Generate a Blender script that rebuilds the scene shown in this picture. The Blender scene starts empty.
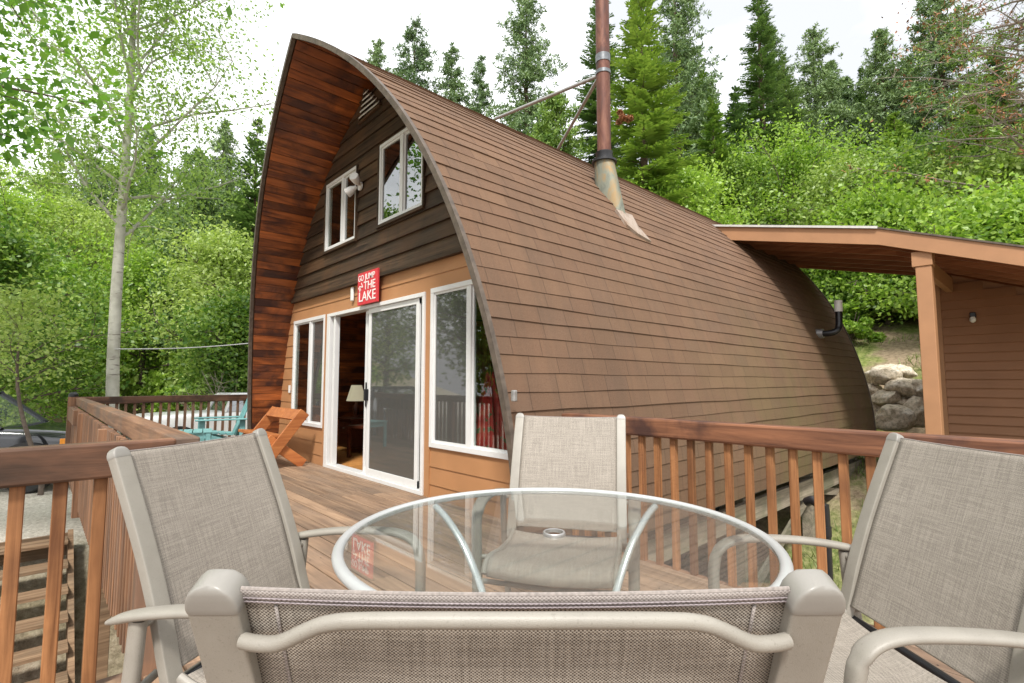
import bpy, math, random
import numpy as np
from mathutils import Vector, Matrix

random.seed(7)
R = math.radians
scene = bpy.context.scene
COL = scene.collection

# ------------------------------------------------------------------ camera
CAM_Z, YAW, PITCH = 1.16, 0.824, 0.078
cam_d = bpy.data.cameras.new('camera')
cam_d.lens = 18.0
cam_d.sensor_width = 36.0
cam_d.clip_start = 0.02
cam_d.clip_end = 2000
cam = bpy.data.objects.new('camera', cam_d)
cam.location = (0, 0, CAM_Z)
fwd = Vector((math.cos(YAW) * math.cos(PITCH), math.sin(YAW) * math.cos(PITCH), math.sin(PITCH)))
cam.rotation_euler = fwd.to_track_quat('-Z', 'Y').to_euler()
COL.objects.link(cam)
scene.camera = cam

# ------------------------------------------------------------------ world, sun, exposure
SUN_EL, SUN_AZ = R(52), R(222)          # azimuth of the direction TO the sun, from +x towards +y
world = bpy.data.worlds.new('World')
scene.world = world
world.use_nodes = True
wn, wl = world.node_tree.nodes, world.node_tree.links
wn.clear()
wo = wn.new('ShaderNodeOutputWorld'); bg = wn.new('ShaderNodeBackground')
sky = wn.new('ShaderNodeTexSky'); sky.sky_type = 'NISHITA'; sky.sun_disc = False
sky.sun_elevation = SUN_EL; sky.sun_rotation = R(90) - SUN_AZ
sky.dust_density = 3.0
tc = wn.new('ShaderNodeTexCoord')
mp = wn.new('ShaderNodeMapping'); mp.inputs['Scale'].default_value = (1, 1, 2.2)
cn = wn.new('ShaderNodeTexNoise'); cn.inputs['Scale'].default_value = 1.7; cn.inputs['Detail'].default_value = 5
cn.inputs['Roughness'].default_value = .5
cr = wn.new('ShaderNodeValToRGB')
cr.color_ramp.elements[0].position = .40; cr.color_ramp.elements[0].color = (4.5, 4.6, 4.8, 1)
cr.color_ramp.elements[1].position = .62; cr.color_ramp.elements[1].color = (10.5, 10.5, 10.6, 1)
mx = wn.new('ShaderNodeMix'); mx.data_type = 'RGBA'; mx.inputs[0].default_value = .9
bg.inputs['Strength'].default_value = .1
wl.new(tc.outputs['Generated'], mp.inputs['Vector']); wl.new(mp.outputs[0], cn.inputs['Vector'])
wl.new(cn.outputs['Fac'], cr.inputs[0]); wl.new(sky.outputs[0], mx.inputs[6]); wl.new(cr.outputs[0], mx.inputs[7])
wl.new(mx.outputs[2], bg.inputs['Color']); wl.new(bg.outputs[0], wo.inputs['Surface'])

sd = bpy.data.lights.new('sun', 'SUN'); sd.energy = 2.1; sd.angle = R(9); sd.color = (1, .96, .9)
so = bpy.data.objects.new('sun', sd); COL.objects.link(so)
sv = Vector((math.cos(SUN_AZ) * math.cos(SUN_EL), math.sin(SUN_AZ) * math.cos(SUN_EL), math.sin(SUN_EL)))
so.rotation_euler = sv.to_track_quat('Z', 'Y').to_euler()

scene.view_settings.view_transform = 'Standard'
scene.view_settings.look = 'None'
scene.view_settings.gamma = 1
scene.view_settings.use_curve_mapping = False
scene.view_settings.exposure = 1.2
scene.render.engine = 'CYCLES'
scene.cycles.max_bounces = 7
scene.cycles.transparent_max_bounces = 24
scene.cycles.use_denoising = True

# ------------------------------------------------------------------ node / material helpers
class NT:
    def __init__(s, name):
        s.m = bpy.data.materials.new(name); s.m.use_nodes = True
        s.t = s.m.node_tree; s.t.nodes.clear()
        s.out = s.n('ShaderNodeOutputMaterial')
    def n(s, typ, **kw):
        x = s.t.nodes.new(typ)
        for k, v in kw.items():
            if k.startswith('i_'):
                x.inputs[k[2:].replace('_', ' ')].default_value = v
            else:
                setattr(x, k, v)
        return x
    def l(s, a, b): s.t.links.new(a, b)
    def bsdf(s, rough=.6, metal=0, spec=.5):
        b = s.n('ShaderNodeBsdfPrincipled')
        b.inputs['Roughness'].default_value = rough; b.inputs['Metallic'].default_value = metal
        b.inputs['Specular IOR Level'].default_value = spec
        s.l(b.outputs[0], s.out.inputs['Surface']); return b
    def mix(s, fac, a, b, typ='MIX'):
        m = s.n('ShaderNodeMix', data_type='RGBA', blend_type=typ)
        for i, v in ((0, fac), (6, a), (7, b)):
            if hasattr(v, 'links'): s.l(v, m.inputs[i])
            elif i == 0: m.inputs[0].default_value = v
            else: m.inputs[i].default_value = (*v, 1) if len(v) == 3 else v
        return m.outputs[2]
    def math(s, op, a, b=None, c=None):
        m = s.n('ShaderNodeMath', operation=op)
        for i, v in enumerate((a, b, c)):
            if v is None: continue
            if hasattr(v, 'links'): s.l(v, m.inputs[i])
            else: m.inputs[i].default_value = v
        return m.outputs[0]
    def coords(s, scale=(1, 1, 1), varmul=0, src='Object', attr='var'):
        t = s.n('ShaderNodeTexCoord'); v = t.outputs[src]
        if varmul:
            a = s.n('ShaderNodeAttribute', attribute_name=attr)
            q = s.n('ShaderNodeVectorMath', operation='MULTIPLY_ADD')
            s.l(a.outputs['Fac'], q.inputs[0]); q.inputs[1].default_value = (varmul, varmul * 1.7, varmul * .6)
            s.l(v, q.inputs[2]); v = q.outputs[0]
        m = s.n('ShaderNodeMapping'); m.inputs['Scale'].default_value = scale
        s.l(v, m.inputs['Vector']); return m.outputs[0]
    def noise(s, vec, scale, detail=4, rough=.55, dist=0):
        n = s.n('ShaderNodeTexNoise'); n.inputs['Scale'].default_value = scale
        n.inputs['Detail'].default_value = detail; n.inputs['Roughness'].default_value = rough
        n.inputs['Distortion'].default_value = dist
        s.l(vec, n.inputs['Vector']); return n.outputs['Fac']
    def ramp(s, fac, *stops):
        r = s.n('ShaderNodeValToRGB'); e = r.color_ramp.elements
        while len(e) < len(stops): e.new(.5)
        for x, (p, c) in zip(e, stops):
            x.position = p; x.color = (*c, 1) if not isinstance(c, (int, float)) else (c, c, c, 1)
        s.l(fac, r.inputs[0]); return r.outputs[0]
    def bump(s, b, h, strength=.3, dist=.01):
        u = s.n('ShaderNodeBump'); u.inputs['Strength'].default_value = strength; u.inputs['Distance'].default_value = dist
        s.l(h, u.inputs['Height']); s.l(u.outputs[0], b.inputs['Normal'])
    def attr(s, name='var'):
        return s.n('ShaderNodeAttribute', attribute_name=name).outputs['Fac']

MATS = {}
def plain(name, col, rough=.5, metal=0, var=.12, scale=9, bump=0, spec=.5):
    t = NT(name); b = t.bsdf(rough, metal, spec)
    n = t.noise(t.coords(), scale, 5)
    c = t.ramp(n, (.3, tuple(x * (1 - var) for x in col)), (.7, tuple(min(1, x * (1 + var)) for x in col)))
    t.l(c, b.inputs['Base Color'])
    if bump: t.bump(b, t.noise(t.coords(), scale * 14, 3), bump, .004)
    MATS[name] = t.m; return t.m

def wood(name, c1, c2, axis='y', rough=.65, stain=None, stain_amt=.6, toned=.5, grain=26, knots=True, spec=.3, bump=.35, stain_scale=1.3):
    t = NT(name); b = t.bsdf(rough, 0, spec)
    s = {'x': (1.1, grain, grain), 'y': (grain, 1.1, grain), 'z': (grain, grain, 1.1)}[axis]
    v = t.coords(s, 31.7)
    g1 = t.noise(v, 1.0, 6, .62, 1.2)
    s2 = tuple(x * .28 for x in s)
    g2 = t.noise(t.coords(s2, 17.3), 1.0, 3, .5, 2.2)
    g = t.math('ADD', t.math('MULTIPLY', g1, .6), t.math('MULTIPLY', g2, .4))
    c = t.ramp(g, (.36, c1), (.5, tuple((a + q) / 2 for a, q in zip(c1, c2))), (.64, c2))
    if stain:
        st = t.noise(t.coords((1, 1, 1), 3.3), stain_scale, 5, .6, .6)
        c = t.mix(t.math('MULTIPLY', t.ramp(st, (.45, 0.), (.62, 1.)), stain_amt), c, stain)
    var = t.attr()
    w = t.n('ShaderNodeTexWhiteNoise', noise_dimensions='1D'); t.l(var, w.inputs['W'])
    k = t.math('MULTIPLY_ADD', w.outputs['Value'], toned, 1 - toned / 2)
    cb = t.n('ShaderNodeCombineColor')
    for i in range(3): t.l(k, cb.inputs[i])
    c = t.mix(1.0, c, cb.outputs[0], 'MULTIPLY')
    t.l(c, b.inputs['Base Color']); t.bump(b, g1, bump, .006)
    MATS[name] = t.m; return t.m

def leafmat(name, c1, c2, trans=.35, hue=.0):
    t = NT(name)
    ob = t.n('ShaderNodeObjectInfo')
    var = t.attr()
    w = t.n('ShaderNodeTexWhiteNoise', noise_dimensions='1D'); t.l(var, w.inputs['W'])
    n = t.noise(t.coords(), .9, 3)
    f = t.math('ADD', t.math('MULTIPLY', w.outputs['Value'], .55), t.math('MULTIPLY', n, .5))
    f = t.math('ADD', f, t.math('MULTIPLY_ADD', ob.outputs['Random'], .3, -.18))
    c = t.ramp(f, (.2, c1), (.8, c2))
    d = t.n('ShaderNodeBsdfDiffuse'); tr = t.n('ShaderNodeBsdfTranslucent'); gl = t.n('ShaderNodeBsdfGlossy')
    gl.inputs['Roughness'].default_value = .45; gl.inputs['Color'].default_value = (.6, .65, .6, 1)
    t.l(c, d.inputs['Color']); t.l(t.mix(1., c, (1.25, 1.35, .7), 'MULTIPLY'), tr.inputs['Color'])
    m1 = t.n('ShaderNodeMixShader'); m1.inputs[0].default_value = trans
    t.l(d.outputs[0], m1.inputs[1]); t.l(tr.outputs[0], m1.inputs[2])
    m2 = t.n('ShaderNodeMixShader'); m2.inputs[0].default_value = .05
    t.l(m1.outputs[0], m2.inputs[1]); t.l(gl.outputs[0], m2.inputs[2])
    t.l(m2.outputs[0], t.out.inputs['Surface'])
    MATS[name] = t.m; return t.m

def glassmat(name, tint=(.93, .97, .95), ior=1.5, body=0, bodycol=(.1, .12, .11), rough=0.0):
    t = NT(name)
    lw = t.n('ShaderNodeLayerWeight'); lw.inputs['Blend'].default_value = .5
    f0 = ((ior - 1) / (ior + 1)) ** 2
    frs = t.math('MULTIPLY_ADD', t.math('POWER', lw.outputs['Facing'], 5.), 1 - f0, f0)
    tr = t.n('ShaderNodeBsdfTransparent'); tr.inputs['Color'].default_value = (*tint, 1)
    gl = t.n('ShaderNodeBsdfGlossy'); gl.inputs['Roughness'].default_value = rough
    base = tr.outputs[0]
    if body:
        df = t.n('ShaderNodeBsdfDiffuse'); df.inputs['Color'].default_value = (*bodycol, 1)
        mb = t.n('ShaderNodeMixShader'); mb.inputs[0].default_value = body
        t.l(base, mb.inputs[1]); t.l(df.outputs[0], mb.inputs[2]); base = mb.outputs[0]
    m = t.n('ShaderNodeMixShader')
    t.l(frs, m.inputs[0]); t.l(base, m.inputs[1]); t.l(gl.outputs[0], m.inputs[2])
    t.l(m.outputs[0], t.out.inputs['Surface'])
    MATS[name] = t.m; return t.m

# ---- wood and siding
wood('deck_wood', (.15, .092, .058), (.37, .245, .158), 'y', .7, (.13, .10, .08), .5, .42, 20, bump=.4, stain_scale=.9)
wood('rail_wood_y', (.062, .026, .016), (.25, .108, .055), 'y', .5, (.040, .02, .018), .85, .25, 22, stain_scale=1.6)
wood('rail_wood_x', (.050, .025, .016), (.24, .118, .068), 'x', .5, (.04, .026, .018), .85, .25, 15, stain_scale=2.2)
wood('rail_wood_old', (.13, .062, .036), (.34, .19, .11), 'y', .65, (.13, .10, .08), .7, .3, 22)
wood('baluster_wood', (.13, .052, .020), (.44, .205, .085), 'z', .55, (.10, .04, .02), .5, .45, 30)
wood('baluster_old', (.13, .066, .038), (.34, .18, .10), 'z', .6, (.13, .09, .07), .6, .4, 30)
wood('bench_wood', (.30, .088, .026), (.50, .19, .06), 'x', .45, None, 0, .3, 22, spec=.4)
wood('soffit_wood', (.09, .022, .007), (.46, .135, .034), 'x', .38, (.008, .007, .012), .8, .5, 12, spec=.5, stain_scale=1.2)
wood('dark_siding_wood', (.018, .011, .007), (.088, .055, .032), 'y', .6, (.13, .06, .025), .35, .5, 26, bump=.5)
wood('weathered_wood', (.15, .13, .10), (.34, .29, .22), 'x', .85, (.10, .11, .06), .6, .4, 24)
wood('step_wood', (.13, .075, .042), (.36, .24, .145), 'x', .8, (.12, .10, .07), .5, .4, 24)
wood('brown_rafter', (.22, .085, .04), (.38, .165, .08), 'y', .6, None, 0, .3, 20)
wood('interior_wood', (.16, .055, .018), (.34, .13, .045), 'z', .5, None, 0, .5, 18)
wood('interior_floor_wood', (.38, .17, .05), (.58, .28, .09), 'y', .35, None, 0, .3, 18)
wood('furniture_wood', (.05, .014, .007), (.11, .03, .014), 'y', .4, None, 0, .3, 18)
plain('tan_paint', (.38, .185, .080), .6, 0, .07, 3, .12)
plain('fascia_paint', (.37, .19, .092), .6, 0, .08, 3, .12)
plain('shed_paint', (.31, .155, .078), .6, 0, .08, 2.5, .12)
plain('white_vinyl', (.66, .66, .65), .35, 0, .03, 6)
plain('roof_edge_metal', (.115, .09, .07), .55, .3, .35, 12)
plain('flash_white', (.65, .63, .6), .4, .4, .1, 8)
plain('black_plastic', (.012, .012, .014), .35, 0, .2, 12)
plain('white_plastic', (.72, .71, .69), .4, 0, .04, 9)
plain('concrete', (.42, .41, .38), .9, 0, .15, 7, .3)
plain('teal_paint', (.17, .38, .38), .55, 0, .12, 7)
t = NT('chair_frame'); b = t.bsdf(.42, 0, .45)
n = t.noise(t.coords(), 900, 2, .6); n2 = t.noise(t.coords(), 330, 2, .6); n3 = t.noise(t.coords(), 14, 3)
c = t.ramp(n3, (.3, (.215, .197, .166)), (.7, (.258, .238, .202)))
c = t.mix(t.math('MULTIPLY', t.ramp(n2, (.60, 0.), (.72, 1.)), .5), c, (.14, .125, .10)); c = t.mix(t.math('MULTIPLY', n, .2), c, (.5, .48, .43))
t.l(c, b.inputs['Base Color']); t.bump(b, n, .25, .0012); MATS['chair_frame'] = t.m
plain('chair_frame_cap', (.24, .228, .205), .38, 0, .04, 30, .03)
plain('rim_metal', (.42, .43, .425), .28, .15, .03, 9)
plain('table_leg_metal', (.60, .63, .63), .22, .55, .04, 9)
plain('galvanised', (.36, .35, .34), .45, .6, .2, 20)
plain('red_board', (.55, .035, .045), .55, 0, .12, 18)
plain('sign_white', (.78, .72, .70), .6, 0, .1, 40)
plain('lamp_fabric', (.62, .58, .40), .8, 0, .05, 9)
plain('blue_cloth', (.03, .06, .16), .9, 0, .3, 9)
plain('grey_cloth', (.25, .24, .22), .9, 0, .2, 9)
plain('curtain_cloth', (.42, .26, .10), .9, 0, .2, 5)
plain('rubber', (.02, .02, .02), .8, 0, .2, 9)
plain('chrome', (.6, .6, .62), .15, .9, .03, 9)
plain('black_paint', (.02, .022, .026), .08, .0, .1, 3, spec=1.0)
plain('white_paint', (.72, .72, .72), .18, 0, .03, 3)
plain('amber_lens', (.85, .30, .02), .2, 0, .08, 20)
plain('clear_lens', (.70, .72, .74), .12, .3, .1, 30)
plain('red_lens', (.5, .02, .02), .2, 0, .1, 20)
plain('bulb_glass', (.75, .75, .72), .25, 0, .05, 20)
plain('scrubby_bark', (.13, .10, .08), .9, 0, .35, 14, .4)
plain('conifer_bark', (.10, .065, .045), .9, 0, .35, 10, .5)
plain('dead_needles', (.30, .13, .06), .8, 0, .35, 6)
plain('dead_twig', (.26, .21, .18), .9, 0, .2, 6)
plain('taupe_thread', (.24, .21, .19), .8, 0, .25, 300)
plain('dull_band', (.16, .17, .18), .4, .5, .3, 20)
plain('gap_black', (.01, .01, .01), .8, 0, .1, 6)
plain('wire_grey', (.45, .45, .45), .5, 0, .1, 6)
glassmat('table_glass', (.955, .975, .968), 1.65, .035, (.6, .6, .58))
glassmat('window_glass', (.85, .9, .88), 1.9)
glassmat('dark_window_glass', (.5, .55, .52), 3.6)
glassmat('screened_glass', (.45, .46, .46), 2.2, .45, (.17, .17, .16), .03)
glassmat('car_glass', (.3, .34, .34), 4.2, .45, (.22, .25, .25))  # grey diffuse body stands in for bright sky reflected in the windscreen

# ---- shingles
t = NT('shingles'); b = t.bsdf(.88, 0, .25)
tcn = t.n('ShaderNodeTexCoord'); sp = t.n('ShaderNodeSeparateXYZ'); t.l(tcn.outputs['Object'], sp.inputs[0])
var = t.attr()
u = t.math('ADD', t.math('MULTIPLY', sp.outputs[0], 3.1), t.math('MULTIPLY', var, 77.7))
fl = t.math('FLOOR', u)
cmb = t.n('ShaderNodeCombineXYZ'); t.l(fl, cmb.inputs[0]); t.l(var, cmb.inputs[1])
wn2 = t.n('ShaderNodeTexWhiteNoise', noise_dimensions='2D'); t.l(cmb.outputs[0], wn2.inputs['Vector'])
base = t.ramp(wn2.outputs['Value'], (0., (.108, .058, .036)), (.5, (.124, .067, .041)), (.85, (.138, .077, .046)), (1., (.104, .060, .041)))
sn = t.noise(t.coords((1, 1, 1)), 260, 2, .7)
base = t.mix(t.math('MULTIPLY', t.ramp(sn, (.35, 0.), (.7, 1.)), .45), base, (.31, .205, .13))
bn = t.noise(t.coords((.5, 1, 1)), 1.1, 4, .6)
base = t.mix(t.math('MULTIPLY', t.ramp(bn, (.45, 0.), (.7, 1.)), .35), base, (.088, .056, .036))
st1 = t.noise(t.coords((2.2, .25, .25)), 1.6, 5, .7, .4)
base = t.mix(t.math('MULTIPLY', t.ramp(st1, (.46, 0.), (.64, 1.)), .24), base, (.075, .055, .04))
# moss low down towards the far end
mz = t.n('ShaderNodeMapRange'); mz.inputs['From Min'].default_value = 2.7; mz.inputs['From Max'].default_value = -.2; t.l(sp.outputs[2], mz.inputs['Value'])
mxr = t.n('ShaderNodeMapRange'); mxr.inputs['From Min'].default_value = .6; mxr.inputs['From Max'].default_value = 5.; t.l(sp.outputs[0], mxr.inputs['Value'])
mn = t.noise(t.coords((.8, 1, .7)), 1.4, 5, .62)
mf = t.math('MULTIPLY', t.math('MULTIPLY', mz.outputs[0], mxr.outputs[0]), t.ramp(mn, (.38, .15), (.62, 1.)))
base = t.mix(t.math('MULTIPLY', mf, .85), base, (.125, .108, .045))
fr = t.math('FRACT', u)
edge = t.math('LESS_THAN', fr, .028)
base = t.mix(t.math('MULTIPLY', edge, .40), base, (.03, .02, .015))
t.l(base, b.inputs['Base Color']); t.bump(b, t.math('SUBTRACT', sn, t.math('MULTIPLY', edge, .8)), .5, .006)
MATS['shingles'] = t.m

# ---- woven sling fabric (UV in metres)
def weave(name, light, dark, thread, amt):
    t = NT(name); b = t.bsdf(.75, 0, .25)
    uv = t.n('ShaderNodeTexCoord').outputs['UV']
    sp = t.n('ShaderNodeSeparateXYZ'); t.l(uv, sp.inputs[0])
    k = math.pi * 2 / thread
    jit = t.noise(uv, 520, 3, .75)
    a = t.math('SINE', t.math('ADD', t.math('MULTIPLY', sp.outputs[0], k), t.math('MULTIPLY', jit, 3.2)))
    c = t.math('SINE', t.math('ADD', t.math('MULTIPLY', sp.outputs[1], k), t.math('MULTIPLY', jit, 3.2)))
    p = t.math('MULTIPLY_ADD', t.math('MULTIPLY', a, c), .5, .5)
    s1 = t.n('ShaderNodeMapping'); s1.inputs['Scale'].default_value = (260, 9, 1); t.l(uv, s1.inputs[0])
    s2 = t.n('ShaderNodeMapping'); s2.inputs['Scale'].default_value = (9, 260, 1); t.l(uv, s2.inputs[0])
    slub = t.math('ADD', t.math('MULTIPLY', t.noise(s1.outputs[0], 1, 2), .5), t.math('MULTIPLY', t.noise(s2.outputs[0], 1, 2), .5))
    f = t.math('MULTIPLY', t.ramp(p, (.25, 1.), (.65, 0.)), amt)
    f = t.math('ADD', f, t.math('MULTIPLY', t.ramp(slub, (.40, 1.), (.60, 0.)), .24))
    col = t.mix(t.math('MINIMUM', f, 1.), light, dark)
    t.l(col, b.inputs['Base Color']); t.bump(b, t.math('ADD', p, slub), .35, .0015)
    MATS[name] = t.m
weave('sling_fabric', (.445, .40, .34), (.062, .050, .041), .0036, .85)
weave('hem_fabric', (.36, .325, .30), (.15, .125, .115), .0038, .7)
weave('stitch_fabric', (.40, .35, .36), (.17, .14, .145), .0045, .6)

t = NT('lit_shade'); b = t.bsdf(.8); b.inputs['Base Color'].default_value = (.6, .56, .38, 1)
b.inputs['Emission Color'].default_value = (1, .90, .62, 1); b.inputs['Emission Strength'].default_value = .16; MATS['lit_shade'] = t.m
# ---- umbrella cloth
t = NT('umbrella_cloth'); b = t.bsdf(.85, 0, .2)
n = t.noise(t.coords(), 9, 2, .5); n2 = t.noise(t.coords((1, 1, .7), 5), 13, 2)
c = t.ramp(n, (.3, (.40, .02, .025)), (.55, (.62, .05, .045)), (.72, (.66, .14, .09)))
c = t.mix(t.ramp(n2, (.60, 0.), (.64, 1.)), c, (.12, .17, .07))
t.l(c, b.inputs['Base Color']); MATS['umbrella_cloth'] = t.m

# ---- rusty pipe, patinated boot
def patina(name, a, b_, c_, sc, metal=.3, rough=.6):
    t = NT(name); b = t.bsdf(rough, metal, .4)
    n = t.noise(t.coords((1, 1, .35)), sc, 6, .65, .8); n2 = t.noise(t.coords((1, 1, .6)), sc * 2.4, 4)
    c = t.ramp(n, (.34, a), (.5, b_), (.66, c_)); c = t.mix(t.math('MULTIPLY', n2, .35), c, a)
    t.l(c, b.inputs['Base Color']); t.bump(b, n2, .15, .004); MATS[name] = t.m
patina('rusty_pipe', (.055, .032, .028), (.14, .055, .038), (.24, .11, .07), 5)
patina('boot_metal', (.11, .12, .10), (.21, .22, .17), (.30, .20, .09), 8)
patina('flash_sheet', (.22, .16, .12), (.42, .35, .29), (.28, .19, .13), 9)

# ---- birch bark
t = NT('pale_bark'); b = t.bsdf(.8, 0, .2)
n = t.noise(t.coords((3, 3, 16)), 1.0, 4, .6); n2 = t.noise(t.coords((1, 1, 1)), 3.1, 4)
c = t.ramp(n2, (.35, (.33, .32, .27)), (.65, (.50, .49, .43)))
c = t.mix(t.math('MULTIPLY', t.ramp(n, (.60, 0.), (.68, 1.)), .8), c, (.12, .10, .085))
t.l(c, b.inputs['Base Color']); t.bump(b, n, .3, .01); MATS['pale_bark'] = t.m

# ---- rocks
t = NT('boulder_rock'); b = t.bsdf(.92, 0, .2)
n = t.noise(t.coords((1, 1, 1)), 2.6, 8, .68, .5); n2 = t.noise(t.coords(), 16, 5, .7)
c = t.ramp(n, (.32, (.40, .34, .24)), (.5, (.68, .60, .47)), (.68, (.78, .74, .65)))
c = t.mix(t.math('MULTIPLY', t.ramp(n2, (.45, 0.), (.62, 1.)), .6), c, (.16, .14, .085)); t.l(c, b.inputs['Base Color']); t.bump(b, t.math('ADD', n, n2), .9, .04)
MATS['boulder_rock'] = t.m

# ---- terrain: soil, grass, gravel (gravel mask is where the parking lot really is)
t = NT('terrain_ground'); b = t.bsdf(.95, 0, .15)
n = t.noise(t.coords(), .7, 7, .6); n2 = t.noise(t.coords(), 9, 6, .7); n3 = t.noise(t.coords(), 24, 4, .8)
gr = t.ramp(n2, (.3, (.07, .10, .025)), (.5, (.18, .22, .06)), (.7, (.34, .33, .14)))
soil = t.ramp(n2, (.3, (.17, .125, .08)), (.7, (.42, .33, .22)))
c = t.mix(t.ramp(n, (.42, 0.), (.56, 1.)), gr, soil)
grav = t.ramp(n3, (.3, (.30, .26, .21)), (.5, (.62, .57, .49)), (.68, (.86, .82, .74)))
dirt = t.ramp(n2, (.3, (.16, .125, .085)), (.5, (.32, .26, .19)), (.75, (.52, .46, .36)))
c = t.mix(t.attr('dirt'), c, dirt)
c = t.mix(t.attr('gravel'), c, grav)
t.l(c, b.inputs['Base Color']); t.bump(b, t.math('ADD', n3, n2), .8, .04); MATS['terrain_ground'] = t.m

leafmat('aspen_leaf', (.17, .28, .06), (.38, .52, .17), .45)
leafmat('maple_leaf', (.08, .20, .03), (.22, .40, .07), .45)
leafmat('bright_leaf', (.13, .25, .03), (.39, .54, .10), .45)
leafmat('green_leaf', (.07, .16, .025), (.33, .46, .09), .38)
leafmat('pale_leaf', (.20, .30, .06), (.44, .54, .17), .4)
leafmat('fir_needle', (.07, .135, .05), (.19, .29, .10), .15)
leafmat('bright_fir_needle', (.11, .20, .04), (.29, .40, .09), .2)
leafmat('pine_needle', (.085, .15, .065), (.23, .32, .13), .15)
leafmat('grass_blade', (.08, .14, .025), (.24, .30, .09), .3)

# ------------------------------------------------------------------ mesh helpers
def tag(o, label=None, cat=None, group=None, kind=None):
    if label: o['label'] = label
    if cat: o['category'] = cat
    if group: o['group'] = group
    if kind: o['kind'] = kind
    return o
def empty(name, loc, rz=0, **kw):
    o = bpy.data.objects.new(name, None); o.empty_display_size = .1
    o.location = loc; o.rotation_euler = (0, 0, rz); COL.objects.link(o); return tag(o, **kw)
def copy_tree(o, parent=None, cache=None):
    c = o.copy(); COL.objects.link(c)
    if parent is not None: c.parent = parent
    for ch in [x for x in list(bpy.data.objects) if x.parent == o]:
        copy_tree(ch, c)
    return c

def link_mesh(name, me, mat, parent=None, smooth=False, bevel=0, bseg=2):
    if mat: me.materials.append(MATS[mat])
    if smooth: me.shade_smooth()
    o = bpy.data.objects.new(name, me); COL.objects.link(o)
    if parent is not None: o.parent = parent
    if bevel:
        m = o.modifiers.new('bevel', 'BEVEL'); m.width = bevel; m.segments = bseg; m.limit_method = 'ANGLE'; m.angle_limit = R(35)
        m.harden_normals = False
    return o

class MB:
    def __init__(s): s.v, s.f, s.a = [], [], []
    def add(s, verts, faces, var=None):
        o = len(s.v); s.v += [tuple(p) for p in verts]
        if var is None: var = random.random()
        for f in faces: s.f.append(tuple(i + o for i in f)); s.a.append(var)
        return s
    def hexa(s, p, var=None):
        return s.add(p, [(0, 3, 2, 1), (4, 5, 6, 7), (0, 1, 5, 4), (1, 2, 6, 5), (2, 3, 7, 6), (3, 0, 4, 7)], var)
    def box(s, x0, x1, y0, y1, z0, z1, var=None):
        return s.hexa([(x0, y0, z0), (x1, y0, z0), (x1, y1, z0), (x0, y1, z0), (x0, y0, z1), (x1, y0, z1), (x1, y1, z1), (x0, y1, z1)], var)
    def beam(s, p0, p1, w, h, up=(0, 0, 1), var=None):
        p0, p1, up = Vector(p0), Vector(p1), Vector(up)
        d = (p1 - p0).normalized(); sd_ = d.cross(up).normalized(); u = sd_.cross(d)
        q = []
        for p in (p0, p1):
            for a, c in ((-1, -1), (1, -1), (1, 1), (-1, 1)): q.append(p + sd_ * a * w / 2 + u * c * h / 2)
        return s.add(q, [(0, 1, 2, 3), (7, 6, 5, 4), (0, 4, 5, 1), (1, 5, 6, 2), (2, 6, 7, 3), (3, 7, 4, 0)], var)
    def tube(s, pts, ra, rb=None, side=None, n=12, var=None, power=2.0, cap=True):
        """ra: half size along side, rb: half size along the other axis (lists allowed)"""
        P = [Vector(p) for p in pts]; N = len(P)
        ra = ra if isinstance(ra, (list, tuple)) else [ra] * N
        rb = ra if rb is None else (rb if isinstance(rb, (list, tuple)) else [rb] * N)
        T = [(P[min(i + 1, N - 1)] - P[max(i - 1, 0)]).normalized() for i in range(N)]
        if side is None:
            side = T[0].cross(Vector((0, 0, 1)))
            if side.length < .05: side = T[0].cross(Vector((0, 1, 0)))
        sd_ = Vector(side).normalized(); vs, fs = [], []
        for i in range(N):
            sd_ = (sd_ - T[i] * sd_.dot(T[i])).normalized(); u = T[i].cross(sd_)
            for k in range(n):
                a = 2 * math.pi * k / n; ca, sa = math.cos(a), math.sin(a)
                e = 2 / power
                ca = math.copysign(abs(ca) ** e, ca); sa = math.copysign(abs(sa) ** e, sa)
                vs.append(P[i] + sd_ * ca * ra[i] + u * sa * rb[i])
        for i in range(N - 1):
            for k in range(n):
                k2 = (k + 1) % n; fs.append((i * n + k, i * n + k2, (i + 1) * n + k2, (i + 1) * n + k))
        if cap:
            fs.append(tuple(reversed(range(n)))); fs.append(tuple((N - 1) * n + k for k in range(n)))
        return s.add(vs, fs, var)
    def lathe(s, prof, c=(0, 0), n=48, var=None, closed=False):
        vs, fs = [], []
        for r, z in prof:
            for k in range(n):
                a = 2 * math.pi * k / n; vs.append((c[0] + r * math.cos(a), c[1] + r * math.sin(a), z))
        m = len(prof)
        for i in range(m if closed else m - 1):
            j = (i + 1) % m
            for k in range(n):
                k2 = (k + 1) % n; fs.append((i * n + k, i * n + k2, j * n + k2, j * n + k))
        if not closed:
            if prof[0][0] > 1e-4: fs.append(tuple(reversed(range(n))))
            if prof[-1][0] > 1e-4: fs.append(tuple((m - 1) * n + k for k in range(n)))
        return s.add(vs, fs, var)
    def build(s, name, mat, parent=None, org=(0, 0, 0), smooth=False, bevel=0, bseg=2, label=None):
        me = bpy.data.meshes.new(name)
        me.from_pydata([(x - org[0], y - org[1], z - org[2]) for x, y, z in s.v], [], s.f)
        at = me.attributes.new('var', 'FLOAT', 'FACE'); at.data.foreach_set('value', s.a)
        me.update()
        o = link_mesh(name, me, mat, parent, False, bevel, bseg)
        if smooth:
            me.shade_smooth()
            me.set_sharp_from_angle(angle=R(42))
        if label: o['label'] = label
        return o

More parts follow.
